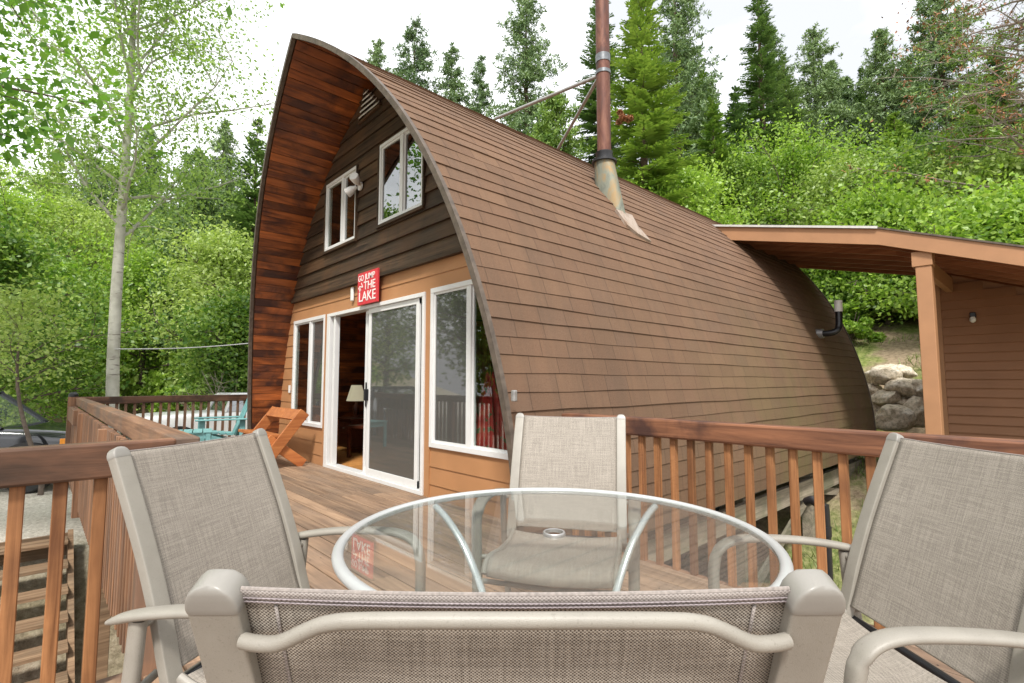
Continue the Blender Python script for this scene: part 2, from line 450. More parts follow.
def np_mesh(name, V, F, var, mat, parent=None, loc=None):
    """V (n,3), F (m,4) quads, var per face"""
    me = bpy.data.meshes.new(name); me.vertices.add(len(V)); me.vertices.foreach_set('co', V.astype('f').ravel())
    me.loops.add(F.size); me.loops.foreach_set('vertex_index', F.astype('i').ravel())
    me.polygons.add(len(F)); me.polygons.foreach_set('loop_start', np.arange(0, F.size, 4, dtype='i'))
    me.update(calc_edges=True); me.validate()
    at = me.attributes.new('var', 'FLOAT', 'FACE'); at.data.foreach_set('value', var.astype('f'))
    o = link_mesh(name, me, mat, parent)
    if loc: o.location = loc
    return o

def uv_sheet(name, P, UV, mat, parent=None, thick=.0025):
    nu, nv = len(P), len(P[0])
    me = bpy.data.meshes.new(name)
    fs = [(i * nv + j, (i + 1) * nv + j, (i + 1) * nv + j + 1, i * nv + j + 1) for i in range(nu - 1) for j in range(nv - 1)]
    me.from_pydata([tuple(p) for r in P for p in r], [], fs)
    ul = me.uv_layers.new(name='UVMap'); flat = [q for r in UV for q in r]
    for lp in me.loops: ul.data[lp.index].uv = flat[lp.vertex_index]
    me.shade_smooth()
    o = link_mesh(name, me, mat, parent)
    if thick:
        m = o.modifiers.new('thick', 'SOLIDIFY'); m.thickness = thick; m.offset = 0
    return o

def smooth_path(pts, n=6):
    """Catmull-Rom through points"""
    P = [Vector(p) for p in pts]; out = []
    for i in range(len(P) - 1):
        a, b_, c, d = P[max(i - 1, 0)], P[i], P[i + 1], P[min(i + 2, len(P) - 1)]
        for k in range(n):
            u_ = k / n
            out.append(.5 * ((2 * b_) + (c - a) * u_ + (2 * a - 5 * b_ + 4 * c - d) * u_ * u_ + (3 * b_ - a - 3 * c + d) * u_ ** 3))
    out.append(P[-1]); return out

# world direction of a photo ray, used to choose where far trees stand and how tall they grow
def ray(u_, v_):
    rt = (u_ - 512) / 512.; up = -(v_ - 341.5) / 512.
    cp, spn = math.cos(PITCH), math.sin(PITCH); f = cp - up * spn; z = spn + up * cp
    c, s_ = math.cos(YAW), math.sin(YAW)
    return Vector((f * c + rt * s_, f * s_ - rt * c, z))
def place(u_, v_, dist):
    d = ray(u_, v_); h = math.hypot(d.x, d.y); t_ = dist / h
    return d.x * t_, d.y * t_, CAM_Z + d.z * t_

# ------------------------------------------------------------------ terrain
def sstep(a, b_, x):
    t_ = min(1, max(0, (x - a) / (b_ - a))); return t_ * t_ * (3 - 2 * t_)
def ground_h(x, y):
    z = -2.35
    lot = min(1, max(0, (y - 6.1) / 2.1)) * (1 - sstep(5.5, 9, x))
    right = sstep(6.2, 12.6, x)
    z += (1.65 - .17 * sstep(8.5, 12, y)) * lot
    z = max(z, -2.35 + 2.0 * right)
    t_ = .8 * (x - 14.9) + .6 * max(0, y - 8)
    if t_ > 0: z = max(z, -.87) + (.55 * t_ if t_ < 45 else 24.75 + (t_ - 45) * .12) + 1.3 * sstep(0, 1.2, t_) * sstep(9, 14, x)
    n = math.sin(x * .7 + y * .3) * math.sin(y * .9 - x * .2) * .12 + math.sin(x * .21 + 2) * math.sin(y * .17) * .35 * min(1, max(0, t_) / 8)
    if x < -25: z -= (-25 - x) * .06
    if y < -8: z -= (-8 - y) * .05
    return z + n * (1 if t_ > 0 or z < -2 else .15)

def axis_pts():
    a = list(np.arange(-10, 24, .45)); s_, x = .5, 24
    while x < 420: a.append(x); s_ *= 1.14; x += s_
    s_, x = .5, -10.4
    while x > -420: a.insert(0, x); s_ *= 1.2; x -= s_
    return a
ax = axis_pts(); nx = len(ax)
V = [(x, y, ground_h(x, y)) for x in ax for y in ax]
F = [(i * nx + j, (i + 1) * nx + j, (i + 1) * nx + j + 1, i * nx + j + 1) for i in range(nx - 1) for j in range(nx - 1)]
me = bpy.data.meshes.new('ground'); me.from_pydata(V, [], F)
g = []; dd = []
for x, y, z in V:
    t_ = .8 * (x - 14.9) + .6 * max(0, y - 8)
    g.append(sstep(7.9, 8.2, y) * (1 - sstep(-1.5, .5, t_)) * (1 - sstep(6, 9, x)))
    w_ = (1 - sstep(11.5, 13, x)) * (1 - sstep(8.2, 8.6, y)) * .8
    w_ *= 1 - sstep(7, 9, x) * .85
    dd.append(w_)
a1 = me.attributes.new('gravel', 'FLOAT', 'POINT'); a1.data.foreach_set('value', g)
a2 = me.attributes.new('dirt', 'FLOAT', 'POINT'); a2.data.foreach_set('value', dd)
tag(link_mesh('ground', me, 'terrain_ground', smooth=True), kind='structure')

# concrete kerb behind the cabin
tag(MB().box(12.6, 12.95, 1.2, 2.95, -.7, .12).build('concrete_path_kerb', 'concrete', bevel=.02), kind='structure')

# ------------------------------------------------------------------ cabin: arched shell
ZA, YC, XG, XB = 5.103, 5.777, 2.98, 12.35
def wz(z):
    t_ = z / ZA; return max(0, (1 - t_) * (3.111 + 3.275 * t_ - .277 * t_ * t_ + 3.333 * t_ ** 3))
def xf(z): return 2.551 - .05 * z - .013 * z * z
prof = [(wz(z), z) for z in np.linspace(-.2, ZA, 400)]
arc = [0.]
for i in range(1, 400): arc.append(arc[-1] + math.hypot(prof[i][0] - prof[i - 1][0], prof[i][1] - prof[i - 1][1]))
LA = arc[-1]
def pa(s_):
    """point on the outer profile at arc length s: (w, z, nw, nz)"""
    s_ = min(max(s_, 0), LA); w_ = float(np.interp(s_, arc, [p[0] for p in prof])); z = float(np.interp(s_, arc, [p[1] for p in prof]))
    e = .06; s0, s1 = max(0, s_ - e), min(LA, s_ + e)
    dw = np.interp(s1, arc, [p[0] for p in prof]) - np.interp(s0, arc, [p[0] for p in prof])
    dz = np.interp(s1, arc, [p[1] for p in prof]) - np.interp(s0, arc, [p[1] for p in prof])
    L = math.hypot(dw, dz); return w_, z, float(dz / L), float(-dw / L)
TH = .028
def inner_w(z): return max(0, wz(z) - TH * 1.02 - max(0, z - 3.8) * .10)
CO = (3.0, YC, 0)
cabin = empty('arched_cabin', CO, label='arched brown-shingled cabin with dark gable and white framed windows', cat='cabin')

# roof deck body (between the shingles and the soffit)
for sg, nm in ((-1, 'roof'), (1, 'roof')):
    m = MB(); EXP = .143; n_c = int(LA / EXP)
    for i in range(n_c + 1):
        s0, s1 = i * EXP, min(LA, (i + 1) * EXP + .004)
        w0, z0, nw0, nz0 = pa(s0); w1, z1, nw1, nz1 = pa(s1)
        if s0 >= LA - .01: break
        wob = random.uniform(-.003, .004); vv = random.random()
        K = 1
        def P(x, w_, z_, nw, nz, off): return (x, YC + sg * (w_ + nw * off), z_ + nz * off)
        xa0, xa1 = xf(z0) - .012, xf(z1) - .012
        o0, o1 = .0125 + wob, .004
        segs = 14; xs0 = [xa0 + (XB - xa0) * k / segs for k in range(segs + 1)]; xs1 = [xa1 + (XB - xa1) * k / segs for k in range(segs + 1)]
        for k in range(segs):
            j0 = .006 * math.sin(i * 3.1 + k * 2.3); j1 = .006 * math.sin(i * 3.1 + (k + 1) * 2.3)
            q = [P(xs0[k], w0, z0 + j0, nw0, nz0, o0), P(xs0[k + 1], w0, z0 + j1, nw0, nz0, o0), P(xs1[k + 1], w1, z1, nw1, nz1, o1), P(xs1[k], w1, z1, nw1, nz1, o1),
                 P(xs0[k], w0, z0 + j0, nw0, nz0, 0), P(xs0[k + 1], w0, z0 + j1, nw0, nz0, 0)]
            m.add(q, [(0, 1, 2, 3) if sg < 0 else (3, 2, 1, 0), (4, 5, 1, 0) if sg < 0 else (0, 1, 5, 4)], vv)
    # side end faces at the far gable and the thickness under the eave
    roof = m.build('roof_shingles', 'shingles', cabin, CO)
    if sg > 0: roof['label'] = 'left slope of brown shingles'
# ridge cap
m = MB(); 
for i in range(40):
    x0 = xf(ZA) - .01 + i * .26
    if x0 > XB: break
    w_, z_, a_, c_ = pa(LA - .13)
    m.add([(x0, YC - w_, z_ + .03), (x0 + .3, YC - w_, z_ + .022), (x0 + .3, YC, ZA + .022), (x0, YC, ZA + .03), (x0, YC + w_, z_ + .03), (x0 + .3, YC + w_, z_ + .022)], [(0, 1, 2, 3), (3, 2, 5, 4)])
m.build('ridge_cap', 'shingles', cabin, CO)
# soffit / ceiling boards running front to back, inner face of the shell
m = MB(); BW = .118; n_b = int(LA / BW)
for sg in (-1, 1):
    for i in range(n_b):
        s0, s1 = i * BW + .003, (i + 1) * BW - .003
        if sg == 0: continue
        w0, z0, nw0, nz0 = pa(s0); w1, z1, nw1, nz1 = pa(s1)
        th = TH - random.uniform(0, .006)
        def Q(x, w_, z_, nw, nz, off): return (x, YC + sg * max(0.0, (w_ - nw * off)), z_ - nz * off)
        for xs, xe in ((None, XG + .05), (XG + .056, XB - .05)):
            x0a = xf(z0) + .03 if xs is None else xs; x1a = xf(z1) + .03 if xs is None else xs
            m.hexa([Q(x0a, w0, z0, nw0, nz0, .02), Q(xe, w0, z0, nw0, nz0, .02), Q(xe, w1, z1, nw1, nz1, .02), Q(x1a, w1, z1, nw1, nz1, .02),
                    Q(x0a, w0, z0, nw0, nz0, th), Q(xe, w0, z0, nw0, nz0, th), Q(xe, w1, z1, nw1, nz1, th), Q(x1a, w1, z1, nw1, nz1, th)])
m.build('soffit', 'soffit_wood', cabin, CO)
# barge edge strips (front and back)
for (nm, back) in (('front_edge_trim', 0), ('back_edge_trim', 1)):
    m = MB()
    S = np.linspace(0, LA, 90)
    for sg in (-1, 1):
        ring = []
        for s_ in S:
            w_, z_, nw, nz = pa(s_)
            x = XB if back else xf(z_)
            xa, xb_ = (x - .03, x + .02) if back else (x - .03, x + .012)
            wi = max(0., w_ - nw * (TH + .004)); zi = z_ - nz * (TH + .004)
            wo_ = w_ + nw * .022 if s_ < LA - .02 else 0; zo = z_ + nz * .022
            ring.append([(xa, YC + sg * wi, zi), (xb_, YC + sg * wi, zi), (xb_, YC + sg * wo_, zo), (xa, YC + sg * wo_, zo)])
        for i in range(len(ring) - 1): m.hexa(ring[i] + ring[i + 1], .5)
    m.build(nm, 'roof_edge_metal', cabin, CO)
# back gable wall (closes the shell)
m = MB(); zz = np.linspace(-.2, ZA - .25, 24)
for a_, b_ in zip(zz[:-1], zz[1:]):
    m.hexa([(XB - .12, YC - inner_w(a_), a_), (XB - .06, YC - inner_w(a_), a_), (XB - .06, YC + inner_w(a_), a_), (XB - .12, YC + inner_w(a_), a_),
            (XB - .12, YC - inner_w(b_), b_), (XB - .06, YC - inner_w(b_), b_), (XB - .06, YC + inner_w(b_), b_), (XB - .12, YC + inner_w(b_), b_)])
m.build('back_wall', 'tan_paint', cabin, CO)

# openings on the front wall: (y0, y1, z0, z1)
DOOR = (4.525, 6.985, -.02, 2.10)
WR = (3.16, 4.43, .50, 2.12)
WL = (7.09, 8.29, .51, 2.11)
UR = (4.56, 5.53, 3.03, 4.03)
UL = (6.14, 7.10, 3.0, 3.98)
OPEN = [DOOR, WR, WL, UR, UL]
def siding(z0, z1, step, drop, thick, mat, name, xw=XG, seams=None):
    m = MB(); z = z0; k = 0
    while z < z1 - .01:
        za, zb = z, min(z1, z + step)
        cuts = sorted({za, zb} | {q for o in OPEN for q in (o[2], o[3]) if za < q < zb} | {za + (zb - za) / 2})
        vr = random.random()
        for a_, b_ in zip(cuts[:-1], cuts[1:]):
            mid = (a_ + b_) / 2; iv = [(YC - 5, YC + 5)]
            for o in OPEN:
                if o[2] < mid < o[3]:
                    nv = []
                    for p, q in iv:
                        if o[1] <= p or o[0] >= q: nv.append((p, q)); continue
                        if p < o[0]: nv.append((p, o[0]))
                        if o[1] < q: nv.append((o[1], q))
                    iv = nv
            for p, q in iv:
                def cl(y, zz_): return min(max(y, YC - inner_w(zz_) - .02), YC + inner_w(zz_) + .02)
                ya0, yb0, ya1, yb1 = cl(p, a_), cl(q, a_), cl(p, b_), cl(q, b_)
                if yb0 - ya0 < .004 and yb1 - ya1 < .004: continue
                fa, fb = (a_ - za) / (zb - za), (b_ - za) / (zb - za)
                xa = xw - thick + (thick - .006) * fa; xb_ = xw - thick + (thick - .006) * fb
                m.hexa([(xw + .02, ya0, a_), (xa, ya0, a_), (xa, yb0, a_), (xw + .02, yb0, a_), (xw + .02, ya1, b_), (xb_, ya1, b_), (xb_, yb1, b_), (xw + .02, yb1, b_)], vr)
        z = zb; k += 1
    return m.build(name, mat, cabin, CO)
siding(-.05, 2.42, .178, 0, .016, 'tan_paint', 'lower_wall', XG)
siding(2.42, ZA - .22, .185, 0, .034, 'dark_siding_wood', 'upper_wall', XG - .02)
# flat trim boards (between window and door, and the thin flashing line)
for a_, b_ in ((4.432, 4.523), (6.987, 7.088)): MB().box(XG - .024, XG, a_, b_, -.05, 2.11, .3).build('corner_trim', 'tan_paint', cabin, CO)
m = MB(); m.box(XG - .075, XG - .02, YC - inner_w(2.43) + .02, YC + inner_w(2.43) - .02, 2.40, 2.445)
m.build('drip_board', 'dark_siding_wood', cabin, CO)

def window(o, mull, mat_frame='white_vinyl', x=XG, fw=.05, panes=('window_glass', 'screened_glass'), depth=.05, name='window', casing=0):
    y0, y1, z0, z1 = o; m = MB(); xf0, xf1 = x - .032, x + depth
    m.box(xf0, xf1, y0, y1, z0, z0 + fw, .1); m.box(xf0, xf1, y0, y1, z1 - fw, z1, .1)
    m.box(xf0 + .001, xf1, y0, y0 + fw, z0 + fw, z1 - fw, .1); m.box(xf0 + .001, xf1, y1 - fw, y1, z0 + fw, z1 - fw, .1)
    w_ = m.build(name, mat_frame, cabin, CO, bevel=.003)
    s_ = MB(); s_.box(xf0 + .008, xf1 - .012, mull - .028, mull + .028, z0 + fw, z1 - fw, .1)
    s_.build('mullion', mat_frame, w_, (0, 0, 0)).location = tuple(-q for q in CO)
    for (a_, b_, pm, dx) in ((mull + .028, y1 - fw, panes[0], .0), (y0 + fw, mull - .028, panes[1], .012)):
        r = MB(); rw = .022; zz0, zz1 = z0 + fw, z1 - fw
        xs, xe = x - .016 + dx, x + .01 + dx
        r.box(xs, xe, a_, b_, zz0, zz0 + rw, .1); r.box(xs, xe, a_, b_, zz1 - rw, zz1, .1); r.box(xs, xe, a_, a_ + rw, zz0 + rw, zz1 - rw, .1); r.box(xs, xe, b_ - rw, b_, zz0 + rw, zz1 - rw, .1)
        r.build('sash', mat_frame, w_).location = tuple(-q for q in CO)
        g_ = MB(); g_.box((xs + xe) / 2 - .002, (xs + xe) / 2 + .002, a_ + rw, b_ - rw, zz0 + rw, zz1 - rw, .1)
        g_.build('pane', pm, w_).location = tuple(-q for q in CO)
    return w_
window(WR, 3.79, panes=('screened_glass', 'window_glass'))['label'] = 'large ground-floor window half hidden by the roof edge'
window(WL, 7.64, panes=('window_glass', 'screened_glass'))['label'] = 'ground-floor window behind the wooden bench'
for o_, mu, lb in ((UR, 5.02, 'right upper window reflecting sky and trees'), (UL, 6.57, 'left upper window with tan curtain inside')):
    w_ = window(o_, mu, fw=.038, panes=('dark_window_glass', 'dark_window_glass') if o_ is UR else ('window_glass', 'dark_window_glass'), x=XG - .03)
    w_['label'] = lb
    m = MB(); e = .03; y0, y1, z0, z1 = o_
    m.box(XG - .08, XG - .02, y0 - e, y1 + e, z0 - .035, z0 - .001); m.box(XG - .07, XG - .02, y0 - e, y0 - .001, z0, z1); m.box(XG - .07, XG - .02, y1 + .001, y1 + e, z0, z1)
    m.build('window_casing', 'dark_siding_wood', w_).location = tuple(-q for q in CO)

# sliding door
y0, y1, z0, z1 = DOOR
m = MB(); fw = .055; zt = z1 - .045
m.box(XG - .045, XG + .09, y0, y1, .0, .045, .1); m.box(XG - .045, XG + .09, y0, y1, zt, z1, .1)
m.box(XG - .044, XG + .09, y0, y0 + .045, .045, zt, .1); m.box(XG - .044, XG + .09, y1 - .10, y1, .045, zt, .1)
m.box(XG - .02, XG + .05, y1 - .225, y1 - .17, .045, zt, .1)
door = m.build('sliding_door', 'white_vinyl', cabin, CO, bevel=.004)
NEG = tuple(-q for q in CO)
def leaf(name, a_, b_, x, sw, pane, label=None):
    r = MB(); zz0, zz1 = .047, zt - .002
    r.box(x - .014, x + .014, a_, b_, zz0, zz0 + sw * 1.3, .1); r.box(x - .014, x + .014, a_, b_, zz1 - sw, zz1, .1)
    r.box(x - .0141, x + .014, a_, a_ + sw, zz0, zz1, .1); r.box(x - .0141, x + .014, b_ - sw, b_, zz0, zz1, .1)
    q = r.build(name, 'white_vinyl', door, bevel=.003); q.location = NEG
    g_ = MB(); g_.box(x - .002, x + .002, a_ + sw, b_ - sw, zz0 + sw, zz1 - sw, .1)
    g_.build('pane', pane, door).location = NEG
    if label: q['label'] = label
leaf('door_leaf', 4.60, 5.97, XG + .045, .05, 'window_glass')
leaf('screen_leaf', 4.66, 5.80, XG - .005, .06, 'screened_glass', 'sliding insect screen leaf')
m = MB(); m.box(XG - .075, XG - .02, 5.755, 5.785, .93, 1.07); m.build('handle', 'black_plastic', door, bevel=.008).location = NEG
m = MB(); m.box(XG + .02, XG + .03, 5.90, 5.93, .85, 1.15); m.build('handle', 'black_plastic', door, bevel=.004).location = NEG
# gable vent
m = MB(); vt = [(5.95, 5.02), (5.54, 4.66), (6.10, 4.62)]
for a_, b_ in ((0, 1), (1, 2), (2, 0)):
    p, q = vt[a_], vt[b_]; m.beam((XG - .055, p[0] * 1, p[1] - .1), (XG - .055, q[0], q[1] - .1), .03, .04, (1, 0, 0))
m.build('gable_vent', 'dark_siding_wood', cabin, CO)
vent = [o for o in bpy.data.objects if o.name.startswith('gable_vent')][0]
m = MB()
for k in range(5):
    z = 4.56 + k * .068; l_ = 5.56 + max(0, k - .2) * .075; r_ = 6.05 - k * .03
    m.hexa([(XG - .09, l_, z), (XG - .06, l_, z + .048), (XG - .06, r_, z + .048), (XG - .09, r_, z), (XG - .098, l_, z + .004), (XG - .068, l_, z + .052), (XG - .068, r_, z + .052), (XG - .098, r_, z + .004)])
m.build('louvre', 'white_plastic', vent).location = NEG
# floodlight
fl_ = MB(); fl_.lathe([(.0, 0), (.055, 0), (.055, .02), (.0, .02)], n=20)
fo = fl_.build('floodlight', 'white_plastic', cabin); fo.rotation_euler = (0, -R(90), 0); fo.location = (XG - .055 - CO[0], 6.02 - YC, 3.66)
for dy, tx, tz in ((-.05, -.6, .35), (.10, -.8, -.75)):
    d = Vector((tx, dy * 8, tz)).normalized(); p = Vector((XG - .09 - CO[0], 6.02 - YC + dy * .5, 3.66)); q = p + d * .14
    hd = MB().tube([p, p + d * .03, p + d * .06, q, q + d * .012], [.018, .03, .048, .062, .058], n=18).build('lamp_head', 'white_plastic', fo, smooth=True)
    hd.parent = cabin
# little weathered bracket beside the sign
m = MB(); m.box(XG - .05, XG - .02, 6.20, 6.26, 2.20, 2.38); m.build('door_chime', 'white_plastic', cabin, CO, bevel=.01)
# wall plate left
m = MB(); m.box(XG - .03, XG - .012, 8.38, 8.44, .98, 1.10); m.build('wall_switch', 'white_plastic', cabin, CO, bevel=.004)
m = MB(); m.box(2.44, 2.475, 2.615, 2.65, 1.02, 1.10); m.build('edge_light', 'galvanised', cabin, CO, bevel=.008)

# floor, back partition and under-structure
m = MB()
for i in range(44):
    y = YC - 3.0 + i * .138; 
    if y + .136 < YC + 3.0: m.box(XG + .095, 7.0, y, y + .135, -.02, .02)
m.build('interior_floor', 'interior_floor_wood', cabin, CO)
m = MB()
for i in range(60):
    y = YC - 3.0 + i * .1
    if y > YC + 2.9: break
    zt_ = 0
    for zc in np.linspace(4.9, .2, 60):
        if inner_w(zc) > max(abs(y - YC), abs(y + .1 - YC)): zt_ = zc; break
    if zt_: m.box(6.9, 6.95, y, y + .098, .02, min(zt_, 4.4))
m.build('partition_wall', 'interior_wood', cabin, CO)
m = MB()
for i in range(40):
    x = XG + .1 + i * .1; m.box(x, x + .098, YC - inner_w(2.5), YC + inner_w(2.5), 2.46, 2.52)
m.build('loft_floor', 'interior_wood', cabin, CO)
m = MB(); m.box(3.02, XB - .2, YC - 2.85, YC + 2.85, -.34, -.20, .4); m.build('floor_platform', 'weathered_wood', cabin, CO)
for y in (2.86, 8.70): MB().beam((3.05, y, -.50), (XB - .1, y, -.50), .07, .26).build('sill_beam', 'weathered_wood', cabin, CO)
for (x, y) in ((4.4, 2.98), (6.8, 2.98), (9.35, 2.98), (11.9, 2.98), (9.35, 5.8), (11.9, 5.8), (4.4, 5.8), (4.4, 8.5), (9.35, 8.5), (11.9, 8.5)):
    zb = ground_h(x, y) - .2
    MB().box(x - .08, x + .08, y - .08, y + .08, zb, -.34).build('support_post', 'weathered_wood', cabin, CO, bevel=.006)
m = MB(); m.beam((6.85, 2.90, -1.55), (9.2, 2.90, -.62), .04, .13); m.build('brace', 'weathered_wood', cabin, CO)
m = MB(); m.beam((9.5, 2.90, -.62), (11.8, 2.90, -1.0), .04, .12); m.build('brace', 'weathered_wood', cabin, CO)
m = MB(); m.box(3.05, 12.1, 4.6, 4.66, -3.0, -.35); m.build('underfloor_shade_sheet', 'gap_black', cabin, CO)  # black sheet standing in for the shade in the void under the floor

# stovepipe
PX, PY = 5.15, 3.835
m = MB(); m.tube([(PX, PY, 3.95), (PX, PY, 5.12), (PX + .001, PY, 8.6)], .088, n=28)
pipe = m.build('stovepipe', 'rusty_pipe', cabin, CO, smooth=True)
m = MB(); m.lathe([(.10, 3.93), (.158, 3.925), (.158, 3.95), (.105, 3.975), (.105, 4.03), (.11, 4.045), (.11, 4.06), (.089, 4.065)], (PX, PY), 32)
m.build('storm_collar', 'black_plastic', pipe, smooth=True).location = NEG
m = MB(); m.lathe([(.0885, 5.26), (.094, 5.26), (.094, 5.36), (.0885, 5.36)], (PX, PY), 28); m.build('pipe_band', 'dull_band', pipe, smooth=True).location = NEG
m = MB(); m.lathe([(.0885, 5.10), (.097, 5.10), (.097, 5.145), (.0885, 5.145)], (PX, PY), 28); m.build('pipe_band', 'dull_band', pipe, smooth=True).location = NEG
def roof_z(y):
    d = abs(y - YC); lo, hi = 0., ZA
    for _ in range(40):
        mid = (lo + hi) / 2
        if wz(mid) > d: lo = mid
        else: hi = mid
    return lo
m = MB(); vs, fs = [], []; n = 32
for (r, cy, zmode) in ((.128, PY, 3.94), (.122, PY, None), (.03, 0, 'tip')):
    pass
for k in range(n):
    a_ = 2 * math.pi * k / n; vs.append((PX + .125 * math.cos(a_), PY + .125 * math.sin(a_), 3.94))
for k in range(n):
    a_ = 2 * math.pi * k / n; s_ = math.sin(a_); c_ = math.cos(a_)
    rr = .125; low = max(0, -s_)
    y = PY + rr * s_ - low * .20; x = PX + rr * c_ * (1 - .55 * low)
    vs.append((x, y, roof_z(y) + .012))
for k in range(n):
    k2 = (k + 1) % n; fs.append((k + n, k2 + n, k2, k))
m.add(vs, fs); m.build('pipe_boot', 'boot_metal', pipe, smooth=True).location = NEG
m = MB(); pts = [(PX - .16, PY - .26), (PX + .18, PY - .26), (PX + .14, PY - .36), (PX + .26, PY - .47), (PX + .02, PY - .44), (PX - .12, PY - .39)]
q = [(x, y - .022, roof_z(y) + .040) for x, y in pts] + [(x, y, roof_z(y) + .016) for x, y in pts]
m.add(q, [(0, 5, 4, 3, 2, 1)[::-1], (6, 7, 8, 9, 10, 11)[::-1]] + [(i, (i + 1) % 6, (i + 1) % 6 + 6, i + 6) for i in range(6)])
m.build('flashing_sheet', 'flash_sheet', pipe).location = NEG
for (x, y, z) in ((4.73, 5.472, 5.0), (6.13, 5.50, 5.0)):
    MB().tube([(PX, PY + .05, 5.12), (x, y, z)], .024, n=10).build('stay_rod', 'galvanised', cabin, CO, smooth=True)
# plumbing vent on the roof
m = MB(); yb = 3.02; p = [(10.33, yb + .02, 2.02), (10.33, yb - .20, 2.02), (10.36, yb - .30, 2.06), (10.40, yb - .33, 2.15), (10.42, yb - .33, 2.40)]
m.tube(smooth_path(p, 5), .055, n=16); pv = m.build('vent_pipe', 'black_plastic', cabin, CO, smooth=True)
MB().tube([(10.42, yb - .33, 2.40), (10.42, yb - .33, 2.60)], .065, n=16).build('vent_cap', 'white_plastic', pv, smooth=True).location = NEG
MB().tube([(10.33, yb + .05, 2.02), (10.33, yb - .10, 2.02)], .085, n=16).build('vent_collar', 'galvanised', pv, smooth=True).location = NEG

# sign on the wall
sg_ = empty('wall_sign', (XG - .085, 5.70, 2.30), label='red sign with white lettering about jumping in the lake, above the sliding door', cat='sign')
MB().box(-.012, .012, -.255, .255, -.20, .20).build('sign_board', 'red_board', sg_, bevel=.003)
def text(body, y, z, size, parent, sx=1, mat='sign_white', x=-.0145, rot=0):
    cu = bpy.data.curves.new('lettering', 'FONT'); cu.body = body; cu.size = size; cu.extrude = .0015; cu.offset = size * .006
    cu.align_x = 'CENTER'; cu.align_y = 'CENTER'; cu.materials.append(MATS[mat])
    tmp = bpy.data.objects.new('tmp', cu); me_ = bpy.data.meshes.new_from_object(tmp); bpy.data.objects.remove(tmp)
    o = bpy.data.objects.new('lettering', me_); COL.objects.link(o); o.parent = parent
    o.matrix_local = Matrix.Translation((x, y, z)) @ Matrix(((0, 0, -1), (-1, 0, 0), (0, 1, 0))).to_4x4() @ Matrix.Rotation(rot, 4, 'Z') @ Matrix.Diagonal((sx, 1, 1, 1))
    return o
text('GO', .165, .128, .105, sg_, .9); text('JUMP', -.065, .130, .105, sg_, 1.05)
text('IN', .165, .015, .10, sg_, 1.1, rot=R(35)); text('THE', -.06, .022, .14, sg_, 1.15); text('LAKE', .0, -.108, .17, sg_, 1.12)

# ------------------------------------------------------------------ deck
m = MB(); x = 3.02; DW = .14
dk = empty('wooden_deck', (1.5, 1, 0), label='weathered brown plank deck in front of the cabin', cat='deck'); DO = (1.5, 1, 0)
while x > -3.4:
    x0, x1 = x - DW + .010, x
    segs = []
    top = 10.25 if x0 > .43 else 2.60
    y = -4.0
    while y < top:
        L = random.choice((3.2, 3.8, 4.4)) if y > -3.9 else random.uniform(1.5, 4)
        ye = min(top, y + L); segs.append((y, ye - .003)); y = ye
    if x1 > 2.955: x0, x1 = min(x0, 2.95), 2.955
    for a_, b_ in segs: m.box(x0, x1, a_, b_, -.038, random.uniform(-.0008, .0008))
    x -= DW
m.build('deck_boards', 'deck_wood', dk, DO, bevel=.003, bseg=1)
m = MB()
for xb_ in [3.02 - .14 * k - .075 for k in range(1, 45)]:
    for yb_ in np.arange(-3.78, 10.2, .6):
        if yb_ > 2.55 and xb_ < .5: continue
        for o_ in (-.035, .035):
            cx_, cy_ = xb_ + o_ + random.uniform(-.004, .004), yb_ + random.uniform(-.01, .01)
            m.add([(cx_ + .0045 * math.cos(a_), cy_ + .0045 * math.sin(a_), .0016) for a_ in (0, 1.05, 2.1, 3.14, 4.19, 5.24)], [(0, 1, 2, 3, 4, 5)])
tag(m.build('nail_heads', 'gap_black', dk, DO), kind='stuff')
m = MB(); m.box(2.965, 3.005, -4, 2.60, -.26, -.004); m.box(.455, .485, 2.64, 10.25, -.24, -.004); m.box(-3.4, .38, 2.602, 2.64, -.28, -.004); m.box(.34, 2.96, 10.25, 10.29, -.28, -.004)
m.build('rim_board', 'rail_wood_old', dk, DO)
for (x, y) in ((2.86, 2.3), (2.86, -.2), (2.86, -2.8), (.46, 2.52), (-2.0, 2.5), (.56, 6.3), (.56, 10.1), (2.8, 10.1), (-2.0, -2.8)):
    MB().box(x - .07, x + .07, y - .07, y + .07, ground_h(x, y) - .3, -.04).build('deck_post', 'step_wood', dk, DO, bevel=.005)
m = MB()
for y in np.arange(-3.8, 2.6, .6): m.box(-3.35, 2.95, y, y + .04, -.24, -.04)
m.build('joists', 'step_wood', dk, DO)

def balusters(root, org, pts, z0, z1, w_, mat, w2=None):
    first = None
    for (x, y) in pts:
        if first is None:
            first = MB().box(-w_ / 2, w_ / 2, -(w2 or w_) / 2, (w2 or w_) / 2, z0, z1).build('baluster', mat, root, bevel=.003, bseg=1); o = first
        else: o = first.copy(); COL.objects.link(o); o.parent = root
        me_ = o.data
        o.location = (x - org[0], y - org[1], -org[2])
for k, v in (('baluster_wood', 0), ('baluster_old', 0)):   # give shared-mesh balusters their own tone
    t_ = MATS[k].node_tree; w = [n for n in t_.nodes if n.type == 'TEX_WHITE_NOISE'][0]
    ob = t_.nodes.new('ShaderNodeObjectInfo'); t_.links.new(ob.outputs['Random'], w.inputs['W'])
    for nm in [n for n in t_.nodes if n.type == 'ATTRIBUTE']:
        for lk in list(nm.outputs['Fac'].links):
            if lk.to_node != w: t_.links.new(ob.outputs['Random'], lk.to_socket)

